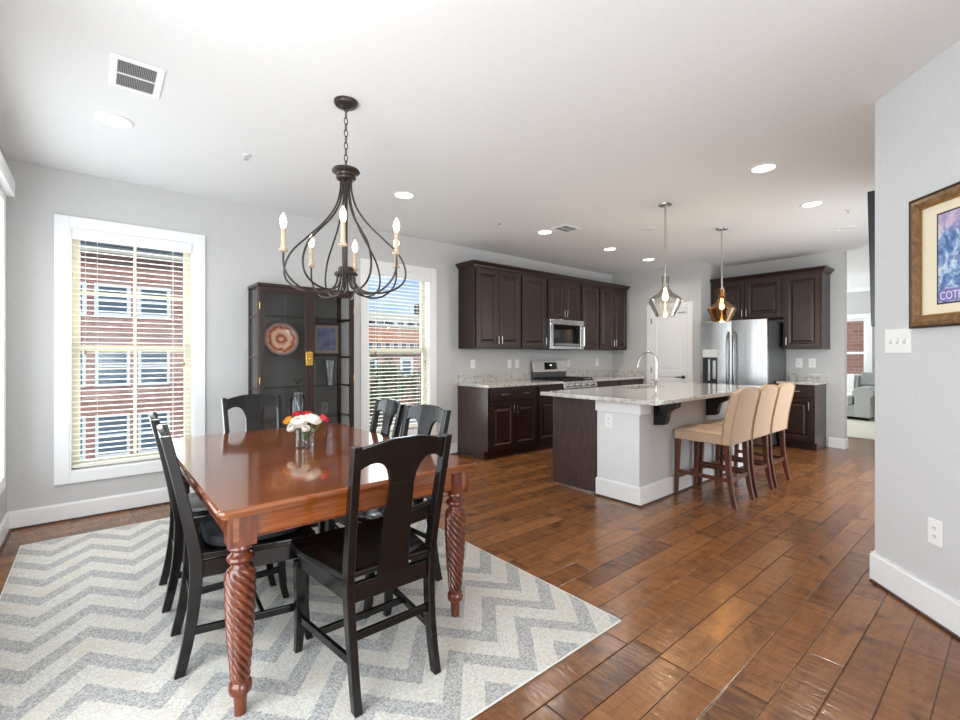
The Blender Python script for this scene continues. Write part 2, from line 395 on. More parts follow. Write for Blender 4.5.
# ------------------------------------------------------------------ the room shell
H = 2.71
YB, XL, XK, XR = 4.778, -.505, 7.1, 7.82
C0 = Vector((3.38, .553)); HD = R(43.5); WD = Vector((-math.cos(HD), -math.sin(HD)))   # the angled right wall, from its far end towards the camera
C1 = C0 + WD * 1.65
struct('floor', MB().box(-.7, 12.6, -4.3, 5.0, -.06, 0), FLOORM)
struct('ceiling', MB().box(-.7, 12.6, -4.3, 5.0, H, H + .1), CEIL)
def wall_y(name, x0, x1, y0, y1, holes, m):      # wall along x with openings (x0, x1, z0, z1)
    b = MB(); x = x0
    for a, c, z0, z1 in sorted(holes):
        b.box(x, a, y0, y1, 0, H)
        if z0 > 0: b.box(a, c, y0, y1, 0, z0)
        b.box(a, c, y0, y1, z1, H); x = c
    b.box(x, x1, y0, y1, 0, H); return struct(name, b, m)
def wall_x(name, y0, y1, x0, x1, holes, m):
    b = MB(); y = y0
    for a, c, z0, z1 in sorted(holes):
        b.box(x0, x1, y, a, 0, H)
        if z0 > 0: b.box(x0, x1, a, c, 0, z0)
        b.box(x0, x1, a, c, z1, H); y = c
    b.box(x0, x1, y, y1, 0, H); return struct(name, b, m)
W1 = (-.165, .662, .37, 2.272); W2 = (2.342, 3.185, .37, 2.272)
wall_y('wall_back', -.655, 12.5, YB, YB + .16, [W1, W2, (10.2, 12.0, .5, 2.3)], WALL)
wall_x('wall_left', -4.2, YB, XL - .15, XL, [(2.95, 4.47, .45, 2.33), (.1, 2.0, .02, 2.25)], WALL)
wall_y('wall_rear', XL - .15, 2.5, -4.2, -4.05, [(-.25, 1.95, .05, 2.3)], WALL)  # unseen opening, cut to let the rear fill in
# angled right wall, its return towards the camera's back and the hidden television wall behind it
nrm = Vector((-WD.y, WD.x)) * -1    # points to the room side
if nrm.dot(-C0) < 0: nrm = -nrm
bk = -nrm * .13
g = MB(); pts = [C0, C1, C1 + Vector((bk.x, bk.y)), C0 + Vector((.0, -.16))]
g.prism([(p.x, p.y) for p in pts], 0, H, axis='z'); struct('wall_right', g, WALL_L)
g = MB().box(C1.x, C1.x + .13, -4.2, C1.y + .02, 0, H); struct('wall_hall', g, WALL_L)
wall_y('wall_television', C0.x + .002, 12.5, .405, .551, [(4.55 + .1, 7.2, .02, 2.2)], WALL_L)  # opening cut for the added side lamp
struct('wall_kitchen_side', MB().box(XK, XK + .1, 3.207, YB, 0, H), WALL)
struct('wall_jog', MB().box(XK + .1, XR + .14, 3.207, 3.307, 0, H), WALL)
struct('wall_refrigerator_side', MB().box(XR, XR + .14, 1.60, 3.207, 0, H), WALL)
wall_x('wall_living_far', .5, YB, 12.35, 12.5, [(2.16, 3.30, .62, 2.05)], WALL)

def baseboard(name, poly, m=TRIM, h=.135):
    """poly: list of (x, y) wall-line points; board stands on the left-hand side normal given per segment"""
    top = MB()
    for (a, b, nx, ny) in poly:
        a, b = Vector(a), Vector(b); n = Vector((nx, ny)).normalized()
        d = (b - a).normalized()
        for (t, z0, z1) in ((.016, 0, h - .012), (.009, h - .012, h)):
            q = [a, b, b + n * t, a + n * t]
            top.prism([(p.x, p.y) for p in q], z0, z1, axis='z')
    return struct(name, top, m)
baseboard('baseboard_back', [((XL, YB), (3.60, YB), 0, -1)])
baseboard('baseboard_left', [((XL, YB), (XL, 2.0), 1, 0), ((XL, .1), (XL, -4.0), 1, 0)])
baseboard('baseboard_right', [((C0.x + .012, C0.y + .012), (C1.x, C1.y), nrm.x, nrm.y), ((C0.x, C0.y), (4.5, C0.y), 0, 1)], h=.16)
baseboard('baseboard_kitchen', [((XR, 1.60), (XR, 1.775), -1, 0), ((XR - .016, 1.60), (XR + .14, 1.60), 0, -1), ((XK, 3.207), (XK, 3.31), -1, 0)])
baseboard('baseboard_living', [((12.35, .6), (12.35, 4.7), -1, 0)])
# a dark shoe line where boards meet the floor
sh = MB(); sh.box(XL + .016, 3.6, YB - .03, YB - .016, 0, .012); sh.box(XL + .016, XL + .03, 2.0, YB - .016, 0, .012)
a, b = C0 + nrm * .016, C1 + nrm * .016; sh.prism([(p.x, p.y) for p in (a, b, b + nrm * .014, a + nrm * .014)], 0, .012, axis='z')
struct('trim_1', sh, noisy('dark_shoe_moulding', (58, 36, 26), (70, 44, 32), 10, .4))
# crown line of the living room
struct('trim_2', MB().prism([(12.35, H), (12.27, H), (12.27, H - .02), (12.33, H - .09), (12.35, H - .09)], .6, 4.7, axis='y'), TRIM)

# ------------------------------------------------------------------ windows
def window(idx, W, muntins):
    x0, x1, z0, z1 = W; y = YB
    root = bpy.data.objects.new('window_%d' % idx, None); COL.objects.link(root); root['kind'] = 'structure'; root['label'] = 'window %d' % idx
    c = MB(); cw = .088
    c.box(x0 - cw, x0, y - .018, y, z0 - cw, z1 + cw); c.box(x1, x1 + cw, y - .018, y, z0 - cw, z1 + cw)
    c.box(x0, x1, y - .018, y, z1, z1 + cw); c.box(x0, x1, y - .018, y, z0 - cw, z0)
    part('casing', c, TRIM, root, .003)
    j = MB(); t = .012
    j.box(x0, x0 + t, y - .01, y + .15, z0, z1); j.box(x1 - t, x1, y - .01, y + .15, z0, z1); j.box(x0 + t, x1 - t, y - .01, y + .15, z1 - t, z1); j.box(x0 + t, x1 - t, y - .015, y + .15, z0, z0 + t)
    part('jamb', j, TRIM, root)
    zm = 1.335
    def sash(name, a, b, yy, mun):
        f = MB(); s_ = .05; xa, xb = x0 + t, x1 - t
        f.box(xa, xa + s_, yy, yy + .035, a, b); f.box(xb - s_, xb, yy, yy + .035, a, b); f.box(xa + s_, xb - s_, yy, yy + .035, a, a + s_); f.box(xa + s_, xb - s_, yy, yy + .035, b - s_, b)
        xm = (xa + xb) / 2
        if mun: f.box(xm - .011, xm + .011, yy + .008, yy + .028, a + s_, b - s_)
        if mun == 2: f.box(xa + s_, xb - s_, yy + .009, yy + .027, (a + b) / 2 - .011, (a + b) / 2 + .011)
        o = part(name, f, SASH, root, .002)
        part('pane', MB().box(xa + s_ - .004, xb - s_ + .004, yy + .015, yy + .021, a + s_ - .004, b - s_ + .004), GLASS, o)
    sash('upper_sash', zm - .025, z1 - t, y + .105, 2 if muntins else 0)
    sash('lower_sash', z0 + t, zm + .025, y + .068, 1 if muntins else 0)
    lk = MB().box((x0 + x1) / 2 - .02, (x0 + x1) / 2 + .02, y + .055, y + .068, zm + .0, zm + .02); part('sash_lock', lk, SASH, root)
    return root
window(1, W1, True); window(2, W2, False)

def blind(W, label):
    x0, x1, z0, z1 = W
    t = thing('window_blind', label, 'blind', ((x0 + x1) / 2, YB + .03, z0), 0, 'blinds in the two dining windows')
    hw = (x1 - x0) / 2 - .016; hh = z1 - z0
    part('headrail', MB().box(-hw, hw, -.022, .022, hh - .06, hh - .014), TRIM, t)
    part('valance', MB().box(-hw - .0, hw + .0, -.052, -.034, hh - .088, hh - .006), TRIM, t, .004)
    s = MB(); z = .075
    while z < hh - .095:
        s.add([(-hw, -.024, z - .004), (hw, -.024, z - .004), (hw, .0, z + .0015), (-hw, .0, z + .0015), (hw, .024, z - .002), (-hw, .024, z - .002),
               (-hw, -.024, z - .0015), (hw, -.024, z - .0015), (hw, .0, z + .004), (-hw, .0, z + .004), (hw, .024, z + .0005), (-hw, .024, z + .0005)],
              [(0, 3, 2, 1), (3, 5, 4, 2), (6, 7, 8, 9), (9, 8, 10, 11), (0, 1, 7, 6), (5, 11, 10, 4), (0, 6, 9, 3), (3, 9, 11, 5), (1, 2, 8, 7), (2, 4, 10, 8)])
        z += .0425
    part('slats', s, SLAT, t)
    part('bottom_rail', MB().box(-hw, hw, -.025, .025, .024, .048), SLAT, t, .003)
    c = MB()
    for xx in (-hw * .62, 0, hw * .66):
        for yy in (-.026, .026): c.tube([(xx, yy, .04), (xx, yy, hh - .06)], .0016, 5)
    part('ladder_cords', c, SLAT, t)
    for xx, zz in ((-hw * .8, .95), (hw * .86, .85)):
        p = part('pull_cord', MB().tube([(xx, -.031, zz), (xx, -.031, hh - .07)], .0014, 5), SLAT, t)
        part('tassel', MB().lathe([(.002, 0), (.009, .004), (.006, .03), (.002, .036)], (xx, -.031, zz - .036), 10), mat('tassel_tan', (150, 130, 100), .5) if 'tassel_tan' not in MATS else MATS['tassel_tan'], p)
blind(W1, 'cream slatted blind in the larger-looking left window with brick wall outside')
blind(W2, 'cream slatted blind in the window behind the chandelier with sky outside')

# far living-room window, left wall window head
root = bpy.data.objects.new('window_3', None); COL.objects.link(root); root['kind'] = 'structure'; root['label'] = 'window 3'
c = MB(); c.box(12.33, 12.35, 2.06, 2.16, .52, 2.15); c.box(12.33, 12.35, 3.3, 3.4, .52, 2.15); c.box(12.33, 12.35, 2.16, 3.3, 2.05, 2.15); c.box(12.33, 12.35, 2.16, 3.3, .52, .62)
part('casing', c, TRIM, root)
c = MB(); c.box(12.4, 12.44, 2.16, 2.21, .62, 2.05); c.box(12.4, 12.44, 3.25, 3.3, .62, 2.05); c.box(12.4, 12.44, 2.21, 3.25, 2.0, 2.05); c.box(12.4, 12.44, 2.21, 3.25, .62, .67); c.box(12.4, 12.44, 2.21, 3.25, 1.3, 1.35); c.box(12.4, 12.44, 2.715, 2.745, .67, 2.0)
part('sash', c, TRIM, root); part('pane', MB().box(12.415, 12.42, 2.205, 3.255, .66, 2.01), GLASS, root)
root = bpy.data.objects.new('window_4', None); COL.objects.link(root); root['kind'] = 'structure'; root['label'] = 'window 4'
c = MB(); x = XL
for (ya, yb, za, zb) in ((2.95, 4.47, .45, 2.33),):
    c.box(x, x + .02, ya - .09, ya, za - .09, zb + .09); c.box(x, x + .02, yb, yb + .09, za - .09, zb + .09); c.box(x, x + .02, ya, yb, zb, zb + .09); c.box(x, x + .02, ya, yb, za - .09, za)
part('casing', c, TRIM, root, .003)
part('blind_valance', MB().box(x + .02, x + .065, 2.9, 4.56, 2.385, 2.50), TRIM, root, .004)
for i, (ya, yb, za, zb) in ((5, (.1, 2.0, .02, 2.25)),):  # casing of the unseen opening at the left fill lamp
    root = bpy.data.objects.new('door_%d' % i, None); COL.objects.link(root); root['kind'] = 'structure'; root['label'] = 'door %d' % i
    c = MB(); c.box(x, x + .02, ya - .09, ya, 0, zb + .09); c.box(x, x + .02, yb, yb + .09, 0, zb + .09); c.box(x, x + .02, ya, yb, zb, zb + .09)
    part('casing', c, TRIM, root, .003)

# pantry door on the kitchen side wall (faces -x): local x runs towards -y
root = bpy.data.objects.new('door_1', None); COL.objects.link(root); root['kind'] = 'structure'; root['label'] = 'door 1'
root.location = (XK, 4.10, 0); root.rotation_euler = (0, 0, R(-90))
WD_ = .775
c = MB(); cw = .085
for a_, b_ in ((0, cw), (WD_ - cw, WD_)): c.box(a_, b_, -.018, 0, 0, 2.115)
c.box(cw, WD_ - cw, -.018, 0, 2.03, 2.115); part('casing', c, TRIM, root, .003)
dl = MB(); x0, x1 = cw + .004, WD_ - cw - .004
st = .085
dl.box(x0, x0 + st, -.012, -.0, .01, 2.026); dl.box(x1 - st, x1, -.012, 0, .01, 2.026); dl.box(x0 + st, x1 - st, -.012, 0, .01, .22)
dl.box(x0 + st, x1 - st, -.012, 0, .93, 1.04)
ax0, ax1 = x0 + st, x1 - st; cxm = (ax0 + ax1) / 2
ar = arc(cxm, 1.80, (ax1 - ax0) / 2, .085, 0, 180, 12)
dl.prism([(ax1, 2.026)] + ar + [(ax0, 2.026)], -.012, 0)
dl.box(ax0, ax1, -.003, 0, .22, 1.9)
dpn = part('door_leaf', dl, TRIM, root, .003)
pp = MB(); e = .025
pp.box(ax0 + e, ax1 - e, -.009, -.003, .22 + e, .93 - e)
pp.prism([(ax0 + e, 1.04 + e), (ax1 - e, 1.04 + e), (ax1 - e, 1.80)] + arc(cxm, 1.80, (ax1 - ax0) / 2 - e, .085 - .02, 0, 180, 12)[1:-1] + [(ax0 + e, 1.80)], -.009, -.003)
part('raised_panels', pp, TRIM, dpn, .003)
hn = MB().lathe([(.028, 0), (.028, .008), (.012, .01), (.011, .045)], (x1 - .06, -.012, .93), 14, 'y')
hn.tube([(x1 - .06, -.055, .93), (x1 - .10, -.058, .932), (x1 - .17, -.056, .925)], .008, 8, rs=[.011, .009, .006])
part('door_handle', hn, IRON, dpn)
for z in (.22, 1.03, 1.84): part('hinge', MB().box(cw - .01, cw + .006, -.024, -.012, z - .045, z + .045), NICKEL, root)
part('door_stop', MB().tube([(x1 - .15, -.03, 1.955), (x1 - .015, -.03, 1.955)], .006, 8), NICKEL, root)

# ------------------------------------------------------------------ kitchen cabinets (local: x along the front, front face at y = 0 looking to -y)
def panel_door(x0, x1, z0, z1, t=.02, fr=.055):
    """raised-panel door in front of y=0"""
    b = MB()
    b.box(x0, x0 + fr, -t, 0, z0, z1); b.box(x1 - fr, x1, -t, 0, z0, z1); b.box(x0 + fr, x1 - fr, -t, 0, z0, z0 + fr); b.box(x0 + fr, x1 - fr, -t, 0, z1 - fr, z1)
    e = fr; lip = .012
    def ring(d, y): return [(x0 + d, y, z0 + d), (x1 - d, y, z0 + d), (x1 - d, y, z1 - d), (x0 + d, y, z1 - d)]
    b.loft([ring(e, -t * .85), ring(e + lip, -t * .35), ring(e + lip + .014, -t * .35), ring(e + lip + .034, -t * .8)], False, False)
    b.add(ring(e + lip + .034, -t * .8), [(0, 1, 2, 3)])
    return b
def pull(x, z, L=.1, vert=True, y=-.02):
    b = MB(); h = L / 2
    if vert:
        b.box(x - .006, x + .006, y - .033, y - .024, z - h, z + h)
        for q in (-.75, .75): b.box(x - .004, x + .004, y - .025, y, z + q * h - .004, z + q * h + .004)
    else:
        b.box(x - h, x + h, y - .033, y - .024, z - .006, z + .006)
        for q in (-.75, .75): b.box(x + q * h - .004, x + q * h + .004, y - .025, y, z - .004, z + .004)
    return b
def add_door(t, x0, x1, z0, z1, hx, hz, m=CABW, hl=.105):
    d = part('cabinet_door', panel_door(x0, x1, z0, z1), m, t, .0022)
    if hx is not None: part('bar_handle', pull(hx, hz, hl), NICKEL, d, .002)
    return d
def upper(label, loc, rz, w, z0, z1, d, ndoor, hside, group):
    t = thing('wall_cabinet', label, 'cabinet', loc, rz, group)
    b = MB(); b.box(0, w, 0, d, z0, z1); part('carcass', b, CABW, t, .002)
    g = .022; a, c = z0 + .02, z1 - .03
    hz = a + .095 if z1 - z0 > .7 else a + .075
    if ndoor == 2:
        m_ = w / 2; add_door(t, g, m_ - .004, a, c, m_ - .03, hz); add_door(t, m_ + .004, w - g, a, c, m_ + .03, hz)
    else:
        add_door(t, g, w - g, a, c, (w - g - .028) if hside == 'r' else (g + .028), hz)
    return t
UY, UZ0, UZ1 = YB - .33 , 1.36, 2.40
G1 = 'dark wall cabinets over the long counter'
upper('two-door dark wall cabinet at the window end of the long row', (3.625, UY, 0), 0, .815, UZ0, UZ1, .326, 2, 'r', G1)
upper('single-door dark wall cabinet just left of the microwave', (4.44, UY, 0), 0, .53, UZ0, UZ1, .326, 1, 'r', G1)
upper('short two-door dark wall cabinet directly above the microwave', (4.97, UY, 0), 0, .775, 1.80, UZ1, .326, 2, 'r', G1)
upper('single-door dark wall cabinet just right of the microwave', (5.745, UY, 0), 0, .48, UZ0, UZ1, .326, 1, 'l', G1)
upper('two-door dark wall cabinet in the far corner by the pantry door', (6.225, UY, 0), 0, .80, UZ0, UZ1, .326, 2, 'r', G1)
def crown(label, loc, rz, w, d, z, ends=(1, 1)):
    pr = [(0, 0), (.012, .0), (.018, .018), (.036, .034), (.05, .052), (.05, .062), (0, .062)]
    b = MB(); l = .05 * ends[0]; r = .05 * ends[1]
    rings = []
    for u, v in pr:
        rings.append([(-u * ends[0], -u, z + v), (w + u * ends[1], -u, z + v), (w + u * ends[1], d, z + v), (-u * ends[0], d, z + v)])
    b.loft(rings, False, True)
    return solo('crown_moulding', b, CABW, label, 'moulding', loc, rz)
crown('dark stepped crown moulding along the top of the long cabinet row', (3.625, UY, 0), 0, 3.40, .326, UZ1 + .001)

# right-hand wall: local x runs to -y
G2 = 'dark wall cabinets around the refrigerator'
upper('short wide two-door dark cabinet above the refrigerator', (7.43, 3.195, 0), -90, .985, 1.81, UZ1, .386, 2, 'r', G2)
upper('tall single-door dark wall cabinet right of the refrigerator', (7.43, 2.21, 0), -90, .455, UZ0, UZ1, .386, 1, 'l', G2)
crown('dark crown moulding above the refrigerator cabinets', (7.43, 3.195, 0), -90, 1.44, .386, UZ1 + .001, (0, 1))

def base(label, loc, rz, w, ndoor, d=.60, group=None, leftend=False, rightend=False, hside='r'):
    t = thing('base_cabinet', label, 'cabinet', loc, rz, group); zt = .88
    b = MB(); b.box(0, w, 0, d, .105, zt); b.box(.0 if not leftend else .018, w, .07, d, 0, .105)
    part('carcass', b, CABW, t, .002)
    if leftend: part('end_panel', MB().prism([(0, .105), (.075, .105), (.075, 0), (d, 0), (d, zt), (0, zt)], -.004, -.0005, axis='x'), CABE, t)
    if rightend: part('end_panel', MB().prism([(0, .105), (.075, .105), (.075, 0), (d, 0), (d, zt), (0, zt)], w + .0005, w + .004, axis='x'), CABE, t)
    g = .025; zd = .70
    dr = MB(); fr = .0
    dr.box(g, w - g, -.02, 0, zd + .012, zt - .02); dp = part('drawer_front', dr, CABW, t, .004)
    if w > .7:
        part('bar_handle', pull(w * .29, (zd + zt) / 2, .12, False), NICKEL, dp, .002); part('bar_handle', pull(w * .71, (zd + zt) / 2, .12, False), NICKEL, dp, .002)
    else: part('bar_handle', pull(w * .5, (zd + zt) / 2, .12, False), NICKEL, dp, .002)
    a, c, hz = .125, zd - .008, zd - .10
    if ndoor == 2:
        m_ = w / 2; add_door(t, g, m_ - .004, a, c, m_ - .032, hz); add_door(t, m_ + .004, w - g, a, c, m_ + .032, hz)
    else: add_door(t, g, w - g, a, c, (w - g - .03) if hside == 'r' else (g + .03), hz)
    return t
BY = 4.175
G3 = 'dark base cabinets under the long counter'
base('two-door base cabinet with a wide drawer at the window end', (3.62, BY, 0), 0, .855, 2, YB - BY - .002, G3, leftend=True)
base('narrow base cabinet between the wide one and the range', (4.478, BY, 0), 0, .492, 1, YB - BY - .002, G3)
base('dark base cabinet just past the range, mostly behind the island', (5.745, BY, 0), 0, .62, 1, YB - BY - .002, G3)
base('dark base cabinet in the far corner beside the pantry door', (6.368, BY, 0), 0, .725, 2, YB - BY - .002, G3)
base('small base cabinet standing right of the refrigerator', (7.29, 2.235, 0), -90, .43, 1, .527, None, rightend=True)

# counters
b = MB().box(3.595, 4.972, 4.14, YB - .001, .882, .915); o = solo('countertop', b, GRAN, 'speckled stone countertop left of the range, over the window-end cabinets', 'countertop', bev=.004)
part('backsplash', MB().box(3.62, 4.972, YB - .022, YB - .001, .915, 1.02), GRAN, o, .002)
b = MB().box(5.742, 7.098, 4.14, YB - .001, .882, .915); o = solo('countertop', b, GRAN, 'speckled stone countertop running right of the range into the corner', 'countertop', bev=.004)
part('backsplash', MB().box(5.742, 7.078, YB - .022, YB - .001, .915, 1.02).box(7.078, 7.098, 4.14, YB - .001, .915, 1.02), GRAN, o, .002)
b = MB().box(7.255, XR - .001, 1.775, 2.243, .882, .915); o = solo('countertop', b, GRAN, 'small stone countertop right of the refrigerator', 'countertop', bev=.004)
part('backsplash', MB().box(XR - .022, XR - .001, 1.79, 2.243, .915, 1.02), GRAN, o, .002)

# ------------------------------------------------------------------ range and microwave
t = thing('gas_range', 'stainless gas range with black grates between the counters', 'range', (4.974, 4.145, 0)); w_ = .764
part('body', MB().box(0, w_, .03, .63, .02, .905), STEELD, t, .003)
part('oven_door', MB().box(.01, w_ - .01, -.01, .03, .26, .80), STEEL, t, .004)
part('oven_window', MB().box(.12, w_ - .12, -.014, -.0105, .38, .68), BLACKG, t)
part('oven_handle', MB().tube([(.06, -.055, .765), (w_ - .06, -.055, .765)], .012, 10).box(.07, .09, -.05, -.01, .757, .773).box(w_ - .09, w_ - .07, -.05, -.01, .757, .773), STEEL, t)
part('storage_drawer', MB().box(.01, w_ - .01, -.005, .03, .06, .25), STEEL, t, .004)
cp = part('control_panel', MB().prism([(-.03, .81), (.03, .81), (.03, .905), (-.005, .905)], 0, w_, axis='x'), STEEL, t, .003)
for i in range(5): part('knob', MB().lathe([(.022, 0), (.024, .008), (.019, .022), (.017, .036), (.012, .038)], (.09 + i * .146, -.02, .856), 14, 'y'), CHROME, t)
part('cooktop', MB().box(0, w_, .03, .60, .905, .916), CASTI, t, .002)
for i in range(3):
    g = MB(); xa, xb = .02 + i * .243, .02 + i * .243 + .238
    for yy in (.06, .19, .32, .45, .57): g.box(xa, xb, yy - .006, yy + .006, .932, .944)
    for xx in (xa + .006, (xa + xb) / 2, xb - .006): g.box(xx - .006, xx + .006, .055, .575, .932, .944)
    for xx in (xa + .006, xb - .006):
        for yy in (.06, .57): g.box(xx - .006, xx + .006, yy - .006, yy + .006, .916, .932)
    part('grate', g, CASTI, t)
for x_, y_ in ((.14, .18), (.14, .45), (.382, .31), (.62, .18), (.62, .45)): part('burner', MB().lathe([(.045, .916), (.045, .924), (.03, .93), (.0, .93)], (x_, y_, 0), 16), CASTI, t)
part('riser', MB().box(0, w_, .575, .60, .916, 1.03), STEELD, t, .002)
bgd = part('backguard', MB().prism([(.545, 1.02), (.60, 1.02), (.612, 1.195), (.575, 1.20)], 0, w_, axis='x'), STEEL, t, .004)
dsp = part('display', MB().prism([(.548, 1.06), (.556, 1.06), (.576, 1.165), (.567, 1.165)], .24, .52, axis='x'), BLACKG, bgd)
part('clock_digits', MB().prism([(.5535, 1.115), (.556, 1.115), (.559, 1.132), (.5565, 1.132)], .36, .40, axis='x'), mat('display_glow', (200, 230, 240), .4, emit=(200, 235, 245), estr=1.2), dsp)

t = thing('microwave', 'stainless over-range microwave with a black window', 'microwave', (4.972, 4.375, 1.365)); w_ = .77
part('body', MB().box(0, w_, .03, .40, 0, .433), STEELD, t, .003)
dr = MB(); dr.box(0, w_, 0, .03, .36, .433); dr.box(0, .07, 0, .03, 0, .36); dr.box(w_ - .08, w_, 0, .03, 0, .36); dr.box(.07, w_ - .08, 0, .03, 0, .045)
part('door_frame', dr, STEEL, t, .003)
part('door_window', MB().box(.07, w_ - .08, .004, .03, .045, .36), BLACKG, t)
part('control_strip', MB().box(.10, w_ - .11, -.001, .004, .055, .085), mat('dim_grey_keys', (120, 120, 124), .4), t)
part('door_handle', MB().tube([(w_ - .035, -.035, .05), (w_ - .035, -.035, .34)], .009, 8).box(w_ - .041, w_ - .029, -.035, 0, .06, .075).box(w_ - .041, w_ - .029, -.035, 0, .315, .33), STEEL, t)
part('vent_grille', MB().box(.02, w_ - .02, .04, .34, -.008, 0), CASTI, t)

# ------------------------------------------------------------------ refrigerator (faces -x)
t = thing('refrigerator', 'stainless french-door refrigerator with water dispenser', 'refrigerator', (6.98, 3.165, 0), -90); w_ = .90
part('cabinet_body', MB().box(.004, w_ - .004, .07, .78, .02, 1.745), STEELD, t, .006)
def fdoor(xa, xb, z0, z1):
    b = MB(); n = 8; rings = []
    for i in range(n + 1):
        u = i / n; x = xa + (xb - xa) * u; y = -.014 * math.sin(PI * u) + .004 * 0
        rings.append([(x, y, z0), (x, .062, z0), (x, .062, z1), (x, y, z1)])
    return b.loft(rings, True)
dl = part('refrigerator_door', fdoor(0, w_ / 2 - .003, .66, 1.775), STEEL, t, .004)
dr_ = part('refrigerator_door', fdoor(w_ / 2 + .003, w_, .66, 1.775), STEEL, t, .004)
fz = part('freezer_drawer', fdoor(0, w_, .05, .65), STEEL, t, .004)
for d_, xx in ((dl, w_ / 2 - .045), (dr_, w_ / 2 + .045)):
    h = MB().tube([(xx, -.012, .80), (xx, -.05, .84), (xx, -.064, 1.0), (xx, -.068, 1.2), (xx, -.064, 1.42), (xx, -.05, 1.57), (xx, -.012, 1.61)], .013, 10)
    part('door_handle', h, mat('dark_steel_handle', (120, 120, 122), .22, 1) if 'dark_steel_handle' not in MATS else MATS['dark_steel_handle'], d_)
part('drawer_handle', MB().tube([(.10, -.012, .58), (.12, -.06, .58), (w_ - .12, -.06, .58), (w_ - .10, -.012, .58)], .013, 10), STEEL, fz)
ds = MB().box(.045, .255, -.022, -.004, 1.245, 1.36); part('dispenser_panel', ds, mat('light_panel', (222, 222, 222), .3), dl, .003)
part('dispenser_recess', MB().box(.045, .255, -.019, -.004, .845, 1.243), mat('dispenser_dark', (38, 38, 40), .35), dl, .003)
part('dispenser_paddle', MB().box(.125, .155, -.026, -.019, .90, 1.22).box(.19, .235, -.024, -.019, .93, 1.20), STEEL, dl, .002)
part('kick_grille', MB().box(.02, w_ - .02, .03, .07, 0, .05), STEELD, t)

# ------------------------------------------------------------------ island
IX0, IX1, IY0, IY1 = 3.515, 5.92, 2.106, 3.08
t = thing('kitchen_island', 'kitchen island with a bright end wall and dark wood end panel', 'island', (0, 0, 0))
part('knee_wall', MB().box(IX0 + .01, IX1, IY0, 2.53, 0, .88), WALL_L, t)
part('cabinet_carcass', MB().box(IX0 + .045, IX1, 2.53, IY1 - .02, .1, .66).box(IX0 + .045, IX1, 2.53, IY1 - .09, 0, .1).box(IX0 + .045, 4.34, 2.53, IY1 - .02, .66, .88).box(5.14, IX1, 2.53, IY1 - .02, .66, .88).box(4.34, 5.14, 2.53, 2.63, .66, .88).box(4.34, 5.14, 3.04, IY1 - .02, .66, .88), CABW, t)
part('dark_end_panel', MB().box(IX0 + .025, IX0 + .045, 2.535, IY1, .0, .88), CABE, t, .002)
part('end_shoe', MB().box(IX0 + .008, IX0 + .025, 2.545, IY1 + .012, 0, .014), NICKEL, t)
tr = MB(); tr.box(IX0 - .012, IX0 + .01, IY0 - .02, 2.54, .775, .878); tr.box(IX0 + .01, IX0 + .16, IY0 - .02, IY0, .775, .878)
part('end_wall_lit_face', MB().box(IX0 + .005, IX0 + .0099, IY0 + .0, 2.53, .0, .88), mat('end_wall_lit_tone', (224, 225, 226), .6), t)  # window light on this face, put into a brighter skin over the wall
part('cap_moulding', tr, TRIM, t, .003)
tr = MB(); tr.box(IX0 - .008, IX0 + .01, IY0 - .018, 2.54, .0, .15); tr.box(IX0 + .01, IX1, IY0 - .018, IY0, .0, .15); tr.box(IX0 - .004, IX0 + .01, IY0 - .012, 2.54, .15, .16); tr.box(IX0 + .01, IX1, IY0 - .012, IY0, .15, .16)
part('baseboard', tr, TRIM, t, .002)
part('dark_shoe', MB().box(IX0 - .02, IX0 - .008, IY0 - .03, 2.55, 0, .012).box(IX0 - .008, IX1, IY0 - .03, IY0 - .018, 0, .012), MATS['dark_shoe_moulding'], t)
def corbel(x):
    y0 = IY0 - .001
    pts = [(y0, .878), (y0 - .215, .878), (y0 - .215, .845)]
    pts += [(y0 - .205, .832), (y0 - .190, .822), (y0 - .165, .812), (y0 - .140, .795), (y0 - .124, .765), (y0 - .118, .73), (y0 - .112, .70), (y0 - .095, .675), (y0, .665)]
    return MB().prism(pts, x - .035, x + .035, axis='x')
for x_ in (3.78, 4.80, 5.65): part('corbel', corbel(x_), BLACKW, t, .003)
for i, (a_, b_) in enumerate(((IX0 + .07, 4.3), (4.3, 5.1), (5.1, IX1 - .02))):
    pass
# kitchen-side fronts of the island (facing +y)
for xa, xb in ((3.58, 4.14), (4.14, 4.72), (4.72, 5.30), (5.30, 5.90)):
    d_ = panel_door(0, xb - xa - .01, .125, .86); d_.xf(Matrix.Translation((xb - .005, IY1 - .02, 0)) @ Matrix.Rotation(PI, 4, 'Z'))
    dd = part('cabinet_door', d_, CABW, t, .002)
    h_ = pull(.05, .74, .105); h_.xf(Matrix.Translation((xb - .005, IY1 - .02, 0)) @ Matrix.Rotation(PI, 4, 'Z')); part('bar_handle', h_, NICKEL, dd)
